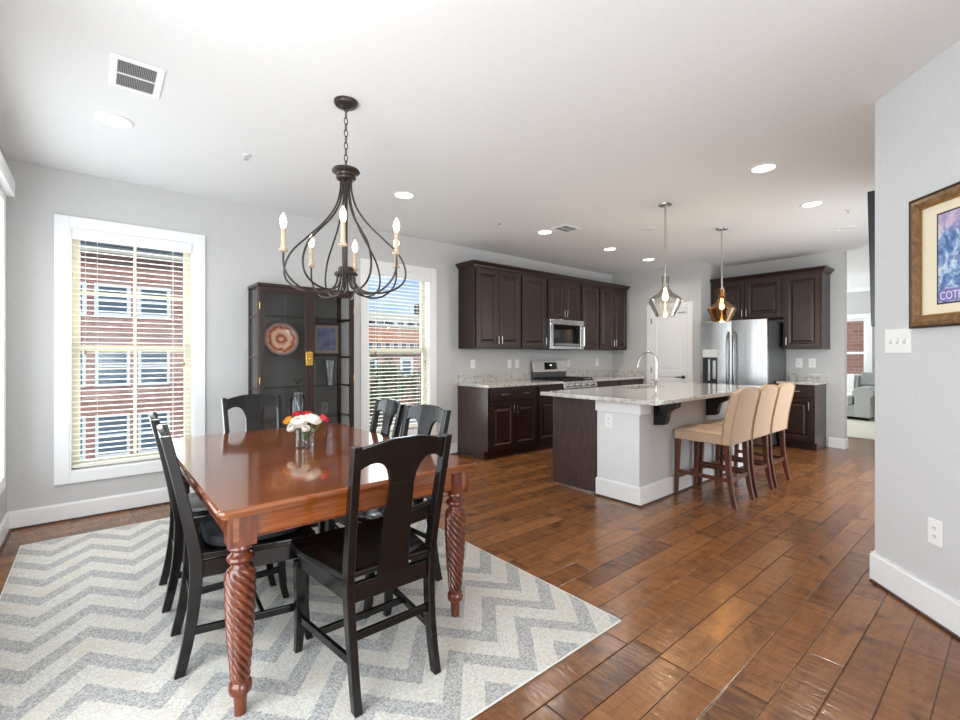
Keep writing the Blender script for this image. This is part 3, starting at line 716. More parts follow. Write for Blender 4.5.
# countertop with the sink cut-out
SX0, SX1, SY0, SY1 = 4.38, 5.10, 2.67, 3.01
b = MB(); X0, X1, Y0, Y1 = 3.355, 5.98, 1.865, 3.085; za, zb = .882, .918
outer = [(X0, Y0), (X1, Y0), (X1, Y1), (X0, Y1)]; inner = [(SX0, SY0), (SX1, SY0), (SX1, SY1), (SX0, SY1)]
vs = [(x, y, z) for z in (za, zb) for x, y in outer + inner]; fs = []
for i in range(4):
    j = (i + 1) % 4
    fs += [(8 + i, 8 + j, 12 + j, 12 + i), (i, 4 + i, 4 + j, j), (i, j, 8 + j, 8 + i), (4 + i, 12 + i, 12 + j, 4 + j)]
b.add(vs, fs)
solo('countertop', b, GRAN, 'large pale speckled stone slab on the island, with the sink cut in it', 'countertop', bev=.004)
b = MB(); e = .004
def rr(d, z): return [(SX0 + d, SY0 + d, z), (SX1 - d, SY0 + d, z), (SX1 - d, SY1 - d, z), (SX0 + d, SY1 - d, z)]
b.loft([rr(-.012, .8815), rr(-.012, .880), rr(.0, .880), rr(.012, .70), rr(.012, .698), rr(-.012, .879)], False, False)
b.loft([rr(.0, .88), rr(.015, .70)], False, False); b.add(rr(.015, .70), [(0, 1, 2, 3)])
b = MB(); b.loft([rr(-.012, .8812), rr(0, .8812), rr(.015, .70)], False, False); b.add(rr(.015, .70), [(0, 1, 2, 3)])
s_ = solo('sink', b, STEEL, 'steel undermount sink set in the island top', 'sink')
part('drain', MB().lathe([(.0, .702), (.04, .702), (.045, .706), (.05, .701)], ((SX0 + SX1) / 2, (SY0 + SY1) / 2, 0), 16), CHROME, s_)
t = thing('faucet', 'arched pull-down kitchen faucet standing on the island', 'faucet', (4.63, 2.565, .918))
part('base', MB().lathe([(.028, 0), (.028, .006), (.021, .012), (.02, .07), (.023, .075), (.023, .10), (.014, .11)], seg=18), NICKEL, t)
pth = spline([(0, 0, .10), (0, 0, .20), (0, 0, .30), (0, .02, .355), (0, .08, .392), (0, .15, .375), (0, .19, .325)], 5)
part('spout', MB().tube(pth, .011, 10), NICKEL, t)
part('spray_head', MB().tube([(0, .188, .33), (0, .205, .29), (0, .222, .225)], .014, 12, rs=[.012, .014, .0175]), NICKEL, t)
part('lever', MB().tube([(0, 0, .085), (-.05, .0, .088)], .013, 10).tube([(-.05, 0, .088), (-.11, .0, .10)], .006, 8), NICKEL, t)

# ------------------------------------------------------------------ counter stools
def make_stool(label, loc):
    t = thing('counter_stool', label, 'stool', loc, 0, 'beige upholstered stools at the island')
    hw = .215
    # seat, local +y towards the island
    b = MB(); n = 6; rings = []
    for i in range(n + 1):
        u = i / n; y = -.20 + .455 * u; e = .0 if 0 < i < n else -.0
        z1 = .625 - .012 * (abs(u - .45) * 2) ** 3
        rings.append([(-hw, y, .515), (hw, y, .515), (hw, y, z1 - .025), (hw - .03, y, z1), (0, y, z1 + .012), (-hw + .03, y, z1), (-hw, y, z1 - .025)])
    b.loft(rings, False); st_ = part('seat', b, BEIGE, t, .012, seg=3)
    part('piping', MB().tube([(-hw - .001, -.2, .60), (-hw - .001, .256, .595), (hw + .001, .256, .595), (hw + .001, -.2, .60)], .004, 6), PIPE, st_)
    # back: camel top, slight rake and roll
    nz_, nx = 8, 10; rings = []
    def top(u): return .985 + .030 * math.cos(PI * u) ** 1 * (1 if abs(u) < .5 else 1) if abs(u) <= 1 else .97
    def yc(z): return -.205 - .085 * max(0, (z - .515) / .47) ** 1.6
    fr, bk_ = [], []
    grid_f, grid_b = [], []
    for i in range(nz_ + 1):
        v = i / nz_; rf, rb = [], []
        for j in range(nx + 1):
            u = -1 + 2 * j / nx; zt = .972 + .034 * math.cos(u * PI / 2) - .006 * (abs(u) > .99)
            z = .515 + (zt - .515) * v; th = .042 * (1 - .25 * v ** 6)
            rf.append((u * hw * 1.02, yc(z) + th, z)); rb.append((u * hw * 1.02, yc(z) - th * .75, z))
        grid_f.append(rf); grid_b.append(rb)
    vs = [p for r in grid_f for p in r] + [p for r in grid_b for p in r]; N = (nz_ + 1) * (nx + 1); fs = []
    ix = lambda i, j: i * (nx + 1) + j
    for i in range(nz_):
        for j in range(nx):
            fs.append((ix(i, j), ix(i + 1, j), ix(i + 1, j + 1), ix(i, j + 1))); fs.append((N + ix(i, j), N + ix(i, j + 1), N + ix(i + 1, j + 1), N + ix(i + 1, j)))
        for j in (0, nx): fs.append((ix(i, j), N + ix(i, j), N + ix(i + 1, j), ix(i + 1, j)))
    for j in range(nx):
        for i in (0, nz_): fs.append((ix(i, j), ix(i, j + 1), N + ix(i, j + 1), N + ix(i, j)))
    bb = MB().add(vs, fs, True); bo = part('backrest', bb, BEIGE, t, .012, seg=3)
    for sx in (0, nx):
        for gr_, off in ((grid_b, -.001), (grid_f, .001)):
            part('piping', MB().tube([(p[0] * 1.003, p[1] + off, p[2]) for p in [gr_[i][sx] for i in range(nz_ + 1)]], .0035, 6), PIPE, bo)
    part('piping', MB().tube([(p[0], p[1] - .001, p[2] + .001) for p in grid_b[nz_]], .0035, 6), PIPE, bo)
    for s in (-1, 1):
        part('leg', MB().posts([(s * .19, .245, 0, .014, .014), (s * .192, .228, .5, .022, .022), (s * .192, .228, .52, .022, .022)]), STAIN, t, .003)
        part('leg', MB().posts([(s * .19, -.262, 0, .016, .016), (s * .19, -.235, .12, .018, .018), (s * .19, -.21, .3, .021, .02), (s * .19, -.20, .52, .022, .022)]), STAIN, t, .003)
        part('side_stretcher', MB().bar((s * .19, .235, .22), (s * .19, -.222, .22), .018, .032), STAIN, t, .002)
    part('front_stretcher', MB().bar((-.19, .236, .17), (.19, .236, .17), .018, .032), STAIN, t, .002)
    part('rear_stretcher', MB().bar((-.19, -.222, .22), (.19, -.222, .22), .018, .032), STAIN, t, .002)
    return t
s0 = make_stool('beige upholstered stool nearest the island\'s white end wall', (4.275, 1.825, 0))
dup(s0, 'middle one of the three beige upholstered stools', (4.755, 1.825, 0))
dup(s0, 'beige upholstered stool closest to the refrigerator', (5.235, 1.825, 0))

# ------------------------------------------------------------------ rug
b = MB(); x0, x1, y0, y1 = -.40, 1.935, 1.24, 4.31
n = 14; top_, vs = [], []
bt = MB().box(x0 + .012, x1 - .012, y0 + .012, y1 - .012, 0.0005, .011)
t = solo('area_rug', bt, RUGM, 'grey and cream chevron rug under the dining table', 'rug', bev=.003)
part('binding', MB().tube([(x0 + .012, y0 + .012, .0065), (x1 - .012, y0 + .012, .0065), (x1 - .012, y1 - .012, .0065), (x0 + .012, y1 - .012, .0065)], .006, 6, closed=True), RUGF, t)

# ------------------------------------------------------------------ dining table
TX0, TX1, TY0, TY1 = .305, 1.425, 1.705, 3.415
Z0 = .0112
t = thing('dining_table', 'glossy cherry dining table with rope-twist legs', 'table', ((TX0 + TX1) / 2, (TY0 + TY1) / 2, Z0))
hx, hy = (TX1 - TX0) / 2, (TY1 - TY0) / 2; zt = .76 - Z0
def rect(d, z, r=.03):
    out = []
    for cx_, cy_, a0 in ((hx - r, hy - r, 0), (-hx + r, hy - r, 90), (-hx + r, -hy + r, 180), (hx - r, -hy + r, 270)):
        for k in range(5): a = R(a0 + 90 * k / 4); out.append((cx_ + (r - d) * math.cos(a), cy_ + (r - d) * math.sin(a), z))
    return out
part('tabletop', MB().loft([rect(.016, zt - .034), rect(.012, zt - .024), rect(.003, zt - .02), rect(.0, zt - .012), rect(.003, zt - .004), rect(.009, zt)], False), TABM, t)
ins = .04
def apron(x0, x1, y0, y1):
    return MB().box(x0, x1, y0, y1, zt - .125, zt - .034)
ax, ay = hx - ins, hy - ins
for nm, q in (('end_apron', (-ax, ax, -ay + .012, -ay + .034)), ('end_apron', (-ax, ax, ay - .034, ay - .012)), ('side_apron', (-ax + .012, -ax + .034, -ay, ay)), ('side_apron', (ax - .034, ax - .012, -ay, ay))):
    ap = part(nm, apron(*q), TABM, t, .002)
    if nm == 'end_apron':
        yo = q[2] - .005 if q[2] < 0 else q[3] + .005; yi = q[2] if q[2] < 0 else q[3]
        part('bead', MB().box(q[0], q[1], min(yi, yo), max(yi, yo), zt - .125, zt - .117), TABL, ap, .002)
    else:
        xo = q[0] - .005 if q[0] < 0 else q[1] + .005; xi = q[0] if q[0] < 0 else q[1]
        part('bead', MB().box(min(xi, xo), max(xi, xo), q[2], q[3], zt - .125, zt - .117), TABL, ap, .002)
def rope_leg(cx_, cy_):
    b = MB(); s = .044; zb = .615 - Z0
    b.loft([[(cx_ - s, cy_ - s, z), (cx_ + s, cy_ - s, z), (cx_ + s, cy_ + s, z), (cx_ - s, cy_ + s, z)] for z in (zb, zt - .034)])
    prof = [(.019, 0), (.022, .055), (.024, .075), (.036, .080), (.039, .095), (.036, .112), (.029, .120)]
    b.lathe(prof, (cx_, cy_, 0), 28)
    n, seg = 200, 120; z0, z1 = .119, .522; rings = []
    for i in range(n + 1):
        u = i / n; z = z0 + (z1 - z0) * u
        base_r = .029 + .020 * math.sin(min(u * 1.12, 1) * PI / 2 * 1.0) ** 1.1
        if u > .9: base_r -= .012 * ((u - .9) / .1) ** 2
        amp = .0044 * min(1, min(u, 1 - u) / .05); ring = []
        for k in range(seg):
            a = 2 * PI * k / seg; ph = 9 * (a + 2 * PI * (z - z0) / .30)
            rr_ = base_r + amp * (abs(math.cos(ph / 2)) ** .7 * 2 - 1.3)
            ring.append((cx_ + rr_ * math.cos(a), cy_ + rr_ * math.sin(a), z))
        rings.append(ring)
    b.loft(rings, True)
    b.lathe([(.036, .520), (.030, .528), (.028, .534), (.038, .540), (.045, .552), (.044, .562), (.032, .570), (.029, .577), (.037, .583), (.043, .592), (.040, .602), (.030, .608), (.034, zb + .001)], (cx_, cy_, 0), 28)
    return b
lx, ly = hx - .085, hy - .085
for sx in (-1, 1):
    for sy in (-1, 1): part('leg', rope_leg(sx * lx, sy * ly), TABL, t, 0)

# ------------------------------------------------------------------ dining chairs (local: seat faces +y, back at -y)
def make_chair(label, loc, rz):
    t = thing('dining_chair', label, 'chair', loc, rz, 'black wooden chairs around the dining table')
    def yb(z): return -.105 * max(0, (z - .44) / .52) ** 1.15 if z > .44 else -.058 * ((.44 - z) / .44) ** 2
    def xb(z): return .168 + .022 * min(1, max(0, (z - .2) / .75))
    for s in (-1, 1):
        secs = [(s * xb(z), yb(z), z, .0155, .024 - .006 * abs(z - .45) / .5) for z in [0, .05, .1, .16, .22, .28, .34, .40, .44, .48, .54, .62, .70, .78, .86, .92, .955]]
        part('rear_leg', MB().posts(secs), BLACKW, t, .004)
        part('front_leg', MB().posts([(s * .213, .428, 0, .015, .015), (s * .213, .414, .06, .016, .016), (s * .213, .405, .16, .018, .018), (s * .213, .405, .40, .021, .021)]), BLACKW, t, .003)
        part('side_stretcher', MB().bar((s * .213, .405, .155), (s * .17, yb(.19), .165), .016, .03), BLACKW, t, .002)
        part('side_rail', MB().bar((s * .213, .405, .405), (s * .17, .0, .405), .02, .065), BLACKW, t, .002)
    part('cross_stretcher', MB().bar((-.19, .24, .16), (.19, .24, .16), .016, .028), BLACKW, t, .002)
    part('rear_stretcher', MB().bar((-.168, yb(.25), .245), (.168, yb(.25), .245), .016, .03), BLACKW, t, .002)
    part('front_rail', MB().bar((-.213, .405, .405), (.213, .405, .405), .02, .065), BLACKW, t, .002)
    part('rear_rail', MB().bar((-.17, .0, .40), (.17, .0, .40), .02, .07), BLACKW, t, .002)
    # seat: saddled board, wider in front
    n = 8; rings = []
    for i in range(n + 1):
        v = i / n; y = .012 + .443 * v; hw = .185 + .06 * min(1, v * 1.4); hw -= .02 * max(0, (v - .85) / .15) ** 2
        dz = -.010 * math.sin(PI * v) ; row = []
        for u in (-1, -.6, 0, .6, 1): row.append((u * hw, y, .474 + (dz if abs(u) < .9 else 0)))
        rings.append(row + [(hw, y, .446), (-hw, y, .446)])
    b = MB().loft(rings, False); part('seat', b, BLACKW, t, .006, seg=3)
    # crest rail with arched underside and tapering splat, following the rake of the posts
    def warp(x, d, z): return (x, yb(z) + d - .012 * (1 - (x / .17) ** 2), z)
    hw = .176; crest = []
    N = 12
    tp = [(hw * (-1 + 2 * i / N), .945 + .028 * math.cos(PI / 2 * (-1 + 2 * i / N))) for i in range(N + 1)]
    # underside (right to left): small drop at post, arch up, down to the splat
    ra = [(hw, .862), (.155, .876), (.135, .884), (.112, .886), (.092, .880), (.076, .868), (.064, .85), (.055, .822), (.050, .795)]
    la = [(-x, z) for x, z in reversed(ra)]
    # build as three lofted pieces so each stays nearly flat
    b = MB(); L_ = la + ra
    pts_top = sorted(tp); und = sorted([(x, z) for x, z in L_])
    def topz(x): return .945 + .028 * math.cos(PI / 2 * x / hw)
    xs = [p[0] for p in und]; th = .010; rings = []
    for x, z in und:
        rings.append([warp(x, -th, z), warp(x, th, z), warp(x, th, topz(x)), warp(x, -th, topz(x))])
    b.loft(rings, False); part('crest_rail', b, BLACKW, t, .003)
    rings = []
    for i in range(9):
        z = .436 + (.80 - .436) * i / 8; hw_ = .066 - .016 * (i / 8) ** .8
        rings.append([warp(-hw_, -.009, z), warp(hw_, -.009, z), warp(hw_, .009, z), warp(-hw_, .009, z)])
    part('splat', MB().loft(rings, False), BLACKW, t, .002)
    part('splat_shoe', MB().bar((-.165, -.002, .470), (.165, -.002, .470), .032, .02), BLACKW, t, .004)
    return t
c0 = make_chair('black wooden chair at the near end of the table, its back to the camera', (.873, 1.578, Z0), 0)
c1 = dup(c0, 'black chair with a black seat cushion at the table\'s near left', (.318, 2.31, Z0), -94)
dup(c0, 'black chair on the window side, farther of the left pair', (.328, 2.90, Z0), -93)
dup(c0, 'black chair on the kitchen side nearest the camera, back toward the kitchen', (1.41, 2.295, Z0), 94)
dup(c0, 'black chair on the kitchen side, farther one in front of the window', (1.412, 2.765, Z0), 85)
dup(c0, 'black chair at the far end, in front of the glass cabinet', (.90, 3.65, Z0), 181)
# cushion tied on the near left chair
b = MB(); rings = []
for d, z in ((.012, .476), (.0, .486), (-.004, .504), (.004, .520), (.03, .529), (.10, .532)):
    ring = []
    for i in range(28):
        a = 2 * PI * i / 28; c_, s_ = math.cos(a), math.sin(a); p = 4.0
        r_ = (abs(c_) ** p + abs(s_) ** p) ** (-1 / p); ring.append((.0 + (.20 - d) * r_ * c_, .235 + (.20 - d) * r_ * s_, z - .0))
    rings.append(ring)
b.loft(rings, True)
solo('seat_cushion', b, CUSH, 'thick black seat cushion on the near left chair', 'cushion', (.318, 2.31, Z0), -94)

# ------------------------------------------------------------------ vase with flowers
VX, VY, VZ = .905, 2.635, .761
t = thing('flower_vase', 'small clear round glass of flowers on the dining table', 'vase', (VX, VY, VZ))
part('glass_body', MB().lathe([(.0, 0), (.043, 0), (.046, .004), (.048, .10), (.0455, .10), (.0435, .012), (.0, .012)], (0, 0, 0), 28, cap=False), CGLASS, t)
part('water', MB().lathe([(.0, .013), (.0425, .013), (.0438, .065), (.0, .065)], (0, 0, 0), 28, cap=False), glassmat('water', (246, 250, 246), .2), t)
def bloom(kind, label, loc, rad, m, n_, tilt):
    t = thing(kind, label, 'flower', loc, 0, 'flowers in the glass vase')
    b = MB(); rnd = random.Random(len(label) * 7)
    for q in range(5):
        cnt = 3 + q; rr_ = rad * (.42 + .15 * q); t1 = 18 + 13 * q
        for k in range(cnt):
            a0 = 2 * PI * (k + q * .37) / cnt + rnd.uniform(-.1, .1); hw_ = PI / cnt * 1.35; pts = []; nu, nv = 5, 5; j = rnd.uniform(.93, 1.08)
            for i in range(nu):
                u = i / (nu - 1); th = R(125 + (t1 - 125) * u)
                for m__ in range(nv):
                    v = -1 + 2 * m__ / (nv - 1); curl = 1 + .14 * max(0, u - .6) * q + .05 * v * v * u; tt = th + R(14) * v * v * u
                    aa = a0 + hw_ * v * (.35 + .65 * math.sin(PI * min(.5, u * .7 + .15)))
                    r_ = rr_ * curl * j; pts.append((r_ * math.sin(tt) * math.cos(aa), r_ * math.sin(tt) * math.sin(aa), r_ * math.cos(tt) * .9))
            b.add(pts, [(i * nv + m__, i * nv + m__ + 1, (i + 1) * nv + m__ + 1, (i + 1) * nv + m__) for i in range(nu - 1) for m__ in range(nv - 1)], True)
    mt = Euler((tilt[0], tilt[1], 0)).to_matrix().to_4x4(); b.xf(mt)
    part('petals', b, m, t)
    base_ = Vector((VX - loc[0], VY - loc[1], VZ + .03 - loc[2])); base_.x += rnd.uniform(-.012, .012); base_.y += rnd.uniform(-.012, .012)
    part('stem', MB().tube([(0, 0, 0), base_ * .45 + Vector((0, 0, -.005)), base_], .0034, 6), LEAF, t)
    lf = MB()
    for k in range(4):
        a = rnd.uniform(0, 6.28); p = base_ * (.35 + .17 * k); L = .026
        lf.add([tuple(p), (p.x + L * .5 * math.cos(a) - .008 * math.sin(a), p.y + L * .5 * math.sin(a) + .008 * math.cos(a), p.z + .004), (p.x + L * math.cos(a), p.y + L * math.sin(a), p.z - .006), (p.x + L * .5 * math.cos(a) + .008 * math.sin(a), p.y + L * .5 * math.sin(a) - .008 * math.cos(a), p.z + .004)], [(0, 1, 2, 3)])
    part('leaf', lf, LEAF, t); return t
bloom('white_rose', 'largest white bloom, front left over the vase rim', (VX - .028, VY - .005, VZ + .145), .041, PETW, 0, (.25, -.35))
bloom('white_rose', 'upper right white bloom in the vase', (VX + .042, VY - .035, VZ + .155), .040, PETW, 0, (.2, .35))
bloom('white_rose', 'small low white bloom drooping at the left of the vase', (VX - .060, VY + .035, VZ + .108), .024, PETW, 0, (.3, -.8))
bloom('white_rose', 'small white bloom just above the vase rim in the middle', (VX - .012, VY - .045, VZ + .108), .020, PETW, 0, (.7, .0))
bloom('red_carnation', 'red bloom at the far right of the bouquet', (VX + .088, VY - .070, VZ + .158), .025, PETR, 0, (.1, .7))
bloom('red_carnation', 'red bloom at the top between the two white ones', (VX + .022, VY + .020, VZ + .185), .022, PETR, 0, (.0, .1))
bloom('red_carnation', 'red bloom behind the largest white one', (VX - .022, VY + .055, VZ + .182), .024, PETR, 0, (.0, -.2))
bloom('orange_lily', 'orange and yellow bloom at the left of the bouquet', (VX - .070, VY + .070, VZ + .145), .023, PETO, 0, (.1, -.7))

# ------------------------------------------------------------------ glass display cabinet
t = thing('display_cabinet', 'tall dark wood display cabinet with two glass doors', 'cabinet', (1.10, 4.40, 0)); w_, d_, h_ = .905, .345, 1.93
f = MB(); p = .035
for x in (0, w_ - p):
    for y in (0, d_ - p): f.box(x, x + p, y, y + p, .09, h_ - .03)
part('frame', f, CURIO, t, .002)
part('top_board', MB().box(-.006, w_ + .006, -.006, d_, h_ - .03, h_), CURIO, t, .004)
part('bottom_board', MB().box(0, w_, 0, d_, .05, .09), CURIO, t, .003)
part('plinth', MB().box(.01, w_ - .01, .01, d_, 0, .05), CURIO, t)
r_ = MB()
for z in (.66, .97, 1.262, 1.64):
    for x in (0, w_ - .02): r_.box(x + .004, x + .016, p, d_ - p, z - .014, z + .006)
part('side_rail', r_, mat('side_rail_tone', (60, 40, 32), .4), t)
for x in (.006, w_ - .011): part('side_glass', MB().box(x, x + .005, p - .002, d_ - p + .002, .088, h_ - .03), GLASS, t)
part('back_panel', MB().box(p - .002, w_ - p + .002, d_ - .012, d_ - .006, .09, h_ - .03), SMOKE, t)
fm = MB()
for x in (w_ * .36, w_ * .68): fm.box(x, x + .018, d_ - .022, d_ - .013, .09, h_ - .03)
part('back_mullion', fm, mat('grey_mullion', (112, 108, 106), .5), t)
for z in (.66, .97, 1.262, 1.64): part('glass_shelf', MB().box(p * .4, w_ - p * .4, .03, d_ - .024, z, z + .006), CGLASS, t)
for i, (xa, xb) in enumerate(((.004, w_ / 2 - .001), (w_ / 2 + .001, w_ - .004))):
    b = MB(); s_ = .042; y0 = -.02
    b.box(xa, xa + s_, y0, -.001, .095, h_ - .034); b.box(xb - s_, xb, y0, -.001, .095, h_ - .034); b.box(xa + s_, xb - s_, y0, -.001, .095, .16); b.box(xa + s_, xb - s_, y0, -.001, h_ - .082, h_ - .034)
    dd = part('glass_door', b, CURIO, t, .003)
    part('door_pane', MB().box(xa + s_ - .003, xb - s_ + .003, -.013, -.008, .157, h_ - .079), glassmat('door_glass', (238, 239, 241), .18, base=.0) if i == 0 else bpy.data.materials['door_glass'], dd)
    hxx = xa + .006 if i == 0 else xb - .006
    for z in (.35, 1.05, 1.72): part('hinge', MB().tube([(hxx, -.021, z - .03), (hxx, -.021, z + .03)], .0035, 8), BRASS, dd)
part('latch_plate', MB().box(w_ / 2 - .036, w_ / 2 + .03, -.026, -.0205, 1.18, 1.31).lathe([(.014, 0), (.014, .012), (.008, .014)], (w_ / 2 - .003, -.026, 1.245), 12, 'y'), BRASS, t, .003)
# contents
def lathe_y(prof, seg=36): return MB().lathe(prof, (0, 0, 0), seg, 'y')
pl = solo('display_plate', lathe_y([(.0, .0), (.06, .0), (.10, .008), (.155, .028), (.158, .031), (.153, .032), (.10, .013), (.06, .006), (.0, .006)], 48), PLATE, 'round copper and cream swirled plate in the glass cabinet', 'plate', (1.345, 4.56, 1.428))
pl.rotation_euler = (R(-10), 0, 0)
b = MB()
for s in (-.045, .045): b.tube([(s, -.05, .018), (s, -.045, .005), (s, .045, .005), (s, .06, .16)], .003, 6)
b.tube([(-.045, .045, .005), (.045, .045, .005)], .003, 6)
solo('plate_stand', b, IRON, 'thin black wire stand holding the swirled plate', 'stand', (1.345, 4.57, 1.2685))
t = thing('picture_frame', 'small dark framed print standing inside the glass cabinet', 'picture', (1.80, 4.60, 1.2685))
b = MB(); w2, h2 = .15, .345
for q in ((-w2, -w2 + .028, 0, h2), (w2 - .028, w2, 0, h2), (-w2 + .028, w2 - .028, 0, .028), (-w2 + .028, w2 - .028, h2 - .028, h2)): b.box(q[0], q[1], -.012, .012, q[2], q[3])
part('frame', b, FRDK, t, .002)
part('mat_board', MB().box(-w2 + .027, w2 - .027, -.004, .008, .027, h2 - .027), mat('tan_mat', (150, 128, 108), .8), t)
part('print', MB().box(-w2 + .055, w2 - .055, -.006, -.004, .06, h2 - .06), noisy('blue_grey_print', (64, 76, 112), (120, 118, 138), 12, .6), t)
def vessel(name, label, loc, prof): return solo(name, MB().lathe(prof, (0, 0, 0), 24, cap=False), CRYST, label, 'vase', loc)
vessel('crystal_vase', 'clear flared crystal vase on the cabinet shelf under the print', (1.825, 4.56, .9765), [(.0, 0), (.045, 0), (.046, .012), (.034, .022), (.044, .12), (.062, .245), (.058, .246), (.040, .12), (.030, .035), (.0, .03)])
g = thing('glass_jar', 'tall clear lidded glass jar low in the left of the cabinet', 'jar', (1.50, 4.55, .6665))
part('jar_body', MB().lathe([(.0, 0), (.068, 0), (.07, .01), (.07, .19), (.055, .215), (.05, .235), (.047, .235), (.052, .212), (.066, .188), (.066, .014), (.0, .01)], (0, 0, 0), 24, cap=False), CRYST, g)
part('jar_lid', MB().lathe([(.056, .236), (.056, .25), (.02, .262), (.014, .275), (.016, .285), (.0, .29)], (0, 0, 0), 20), CRYST, g)
b = MB()
for k in range(5):
    a = R(-80 + 40 * k); b.tube([(0, 0, .02), (.03 * math.sin(a), 0, .05), (.055 * math.sin(a), 0, .05 + .03 * math.cos(a))], .0025, 6)
b.lathe([(.03, 0), (.03, .004), (.004, .008), (.004, .03)], (0, 0, 0), 12)
solo('wire_ornament', b, IRON, 'small black branching wire ornament on the shelf right of the plate', 'ornament', (1.50, 4.56, .9765))

# ------------------------------------------------------------------ chandelier
CHX, CHY = 1.079, 2.47
t = thing('chandelier', 'six-light dark iron chandelier hanging over the dining table', 'chandelier', (CHX, CHY, 0))
part('canopy', MB().lathe([(.0, H - .035), (.02, H - .035), (.03, H - .028), (.058, H - .022), (.066, H - .010), (.066, H - .0005), (0, H - .0005)]), IRON, t)
part('loop', MB().tube([(.012 * math.cos(a), 0, H - .045 + .012 * math.sin(a)) for a in [2 * PI * k / 12 for k in range(12)]], .0025, 6, True), IRON, t)
zz = H - .055; k = 0
while zz > 2.345:
    b = MB(); pts = []
    for i in range(14):
        a = 2 * PI * i / 14; u, v = .010 * math.cos(a), .021 * math.sin(a)
        pts.append((u, 0, zz - .018 + v) if k % 2 else (0, u, zz - .018 + v))
    part('chain_link', b.tube(pts, .0026, 6, True), IRON, t); zz -= .035; k += 1
part('top_cup', MB().lathe([(.0, 2.345), (.012, 2.343), (.014, 2.335), (.072, 2.326), (.078, 2.315), (.072, 2.308), (.055, 2.300), (.05, 2.290), (.056, 2.280), (.05, 2.27), (.03, 2.262), (.0, 2.262)]), IRON, t)
part('stem', MB().tube([(0, 0, 2.27), (0, 0, 1.76)], .0095, 10), IRON, t)
part('hub', MB().lathe([(.0, 1.775), (.04, 1.775), (.045, 1.765), (.04, 1.752), (.062, 1.745), (.066, 1.735), (.06, 1.725), (.045, 1.722), (.0, 1.72)]), IRON, t)
wire = spline([(.028, 0, 2.27), (.032, 0, 2.20), (.06, 0, 2.11), (.125, 0, 2.02), (.215, 0, 1.935), (.290, 0, 1.86), (.33, 0, 1.775), (.325, 0, 1.705), (.275, 0, 1.658), (.20, 0, 1.635), (.125, 0, 1.635), (.075, 0, 1.655), (.05, 0, 1.69), (.045, 0, 1.73)], 5)
armp = spline([(.05, 0, 1.73), (.055, 0, 1.685), (.085, 0, 1.64), (.15, 0, 1.617), (.235, 0, 1.63), (.305, 0, 1.68), (.337, 0, 1.74), (.34, 0, 1.82)], 5)
for i in range(6):
    rz = Matrix.Rotation(R((-76, -24, 45, 97, 143, 220)[i] - 39.92), 4, 'Z'); rw = Matrix.Rotation(R(-52 - 39.92 + 60 * i), 4, 'Z')
    part('frame_wire', MB().tube(wire, .0055, 8).xf(rw), IRON, t)
    a_ = part('light_arm', MB().tube(armp, .0055, 8).xf(rz), IRON, t)
    part('drip_cup', MB().lathe([(.006, 1.812), (.02, 1.818), (.024, 1.826), (.014, 1.832), (.014, 1.845)], (.34, 0, 0), 14).xf(rz), SLEEVE, a_)
    part('candle_sleeve', MB().lathe([(.0115, 1.84), (.0115, 1.935), (.0, 1.936)], (.34, 0, 0), 14).xf(rz), SLEEVE, a_)
    part('bulb', MB().lathe([(.006, 1.935), (.012, 1.945), (.017, 1.965), (.015, 1.985), (.008, 2.002), (.002, 2.014)], (.34, 0, 0), 14).xf(rz), BULB, a_)

# ------------------------------------------------------------------ pendants
def pendant(label, loc, gm, zt_, zb, s=1.0):
    t = thing('pendant_light', label, 'pendant light', loc)
    part('ceiling_canopy', MB().lathe([(.0, H - .022), (.02, H - .022), (.058, H - .012), (.062, H - .004), (.062, H - .0005), (.0, H - .0005)]), NICKEL, t)
    part('rod', MB().tube([(0, 0, H - .02), (0, 0, zt_ + .01)], .0095, 10), NICKEL, t)
    part('socket', MB().lathe([(.0, zt_ + .02), (.034 * .6, zt_ + .02), (.022, zt_ - .07), (.0, zt_ - .07)]), NICKEL, t)
    hgt = zt_ - zb
    pr = [(.034, 0), (.033, .08), (.033, .26), (.040, .33), (.070, .42), (.115, .50), (.143, .565), (.149, .605), (.143, .66), (.120, .80), (.097, .91), (.082, 1.0)]
    out = [(r * s, zt_ - v * hgt) for r, v in pr]; inn = [((r - .004) * s, zt_ - v * hgt) for r, v in reversed(pr)]
    part('glass_shade', MB().lathe(out + inn + [out[0]], (0, 0, 0), 32, cap=False), gm, t)
    zc = zt_ - hgt * .50
    part('bulb', MB().lathe([(.010, zc + .075), (.013, zc + .05), (.024, zc + .015), (.027, zc - .01), (.02, zc - .032), (.0, zc - .04)]), mat('pendant_bulb', (255, 236, 200), .3, emit=(255, 214, 150), estr=22) if 'pendant_bulb' not in MATS else MATS['pendant_bulb'], t)
    l = bpy.data.lights.new('pendant_glow', 'POINT'); l.energy = 5; l.color = (1, .78, .5); l.shadow_soft_size = .03
    o = bpy.data.objects.new('lamp_glow', l); COL.objects.link(o); o.parent = t; o.location = (0, 0, zc - .06)
    return t
pendant('clear glass pendant over the near half of the island', (4.14, 2.205, 0), PGLASS, 2.03, 1.645)
pendant('amber-looking glass pendant over the far half of the island', (5.42, 2.215, 0), AGLASS, 2.02, 1.655)

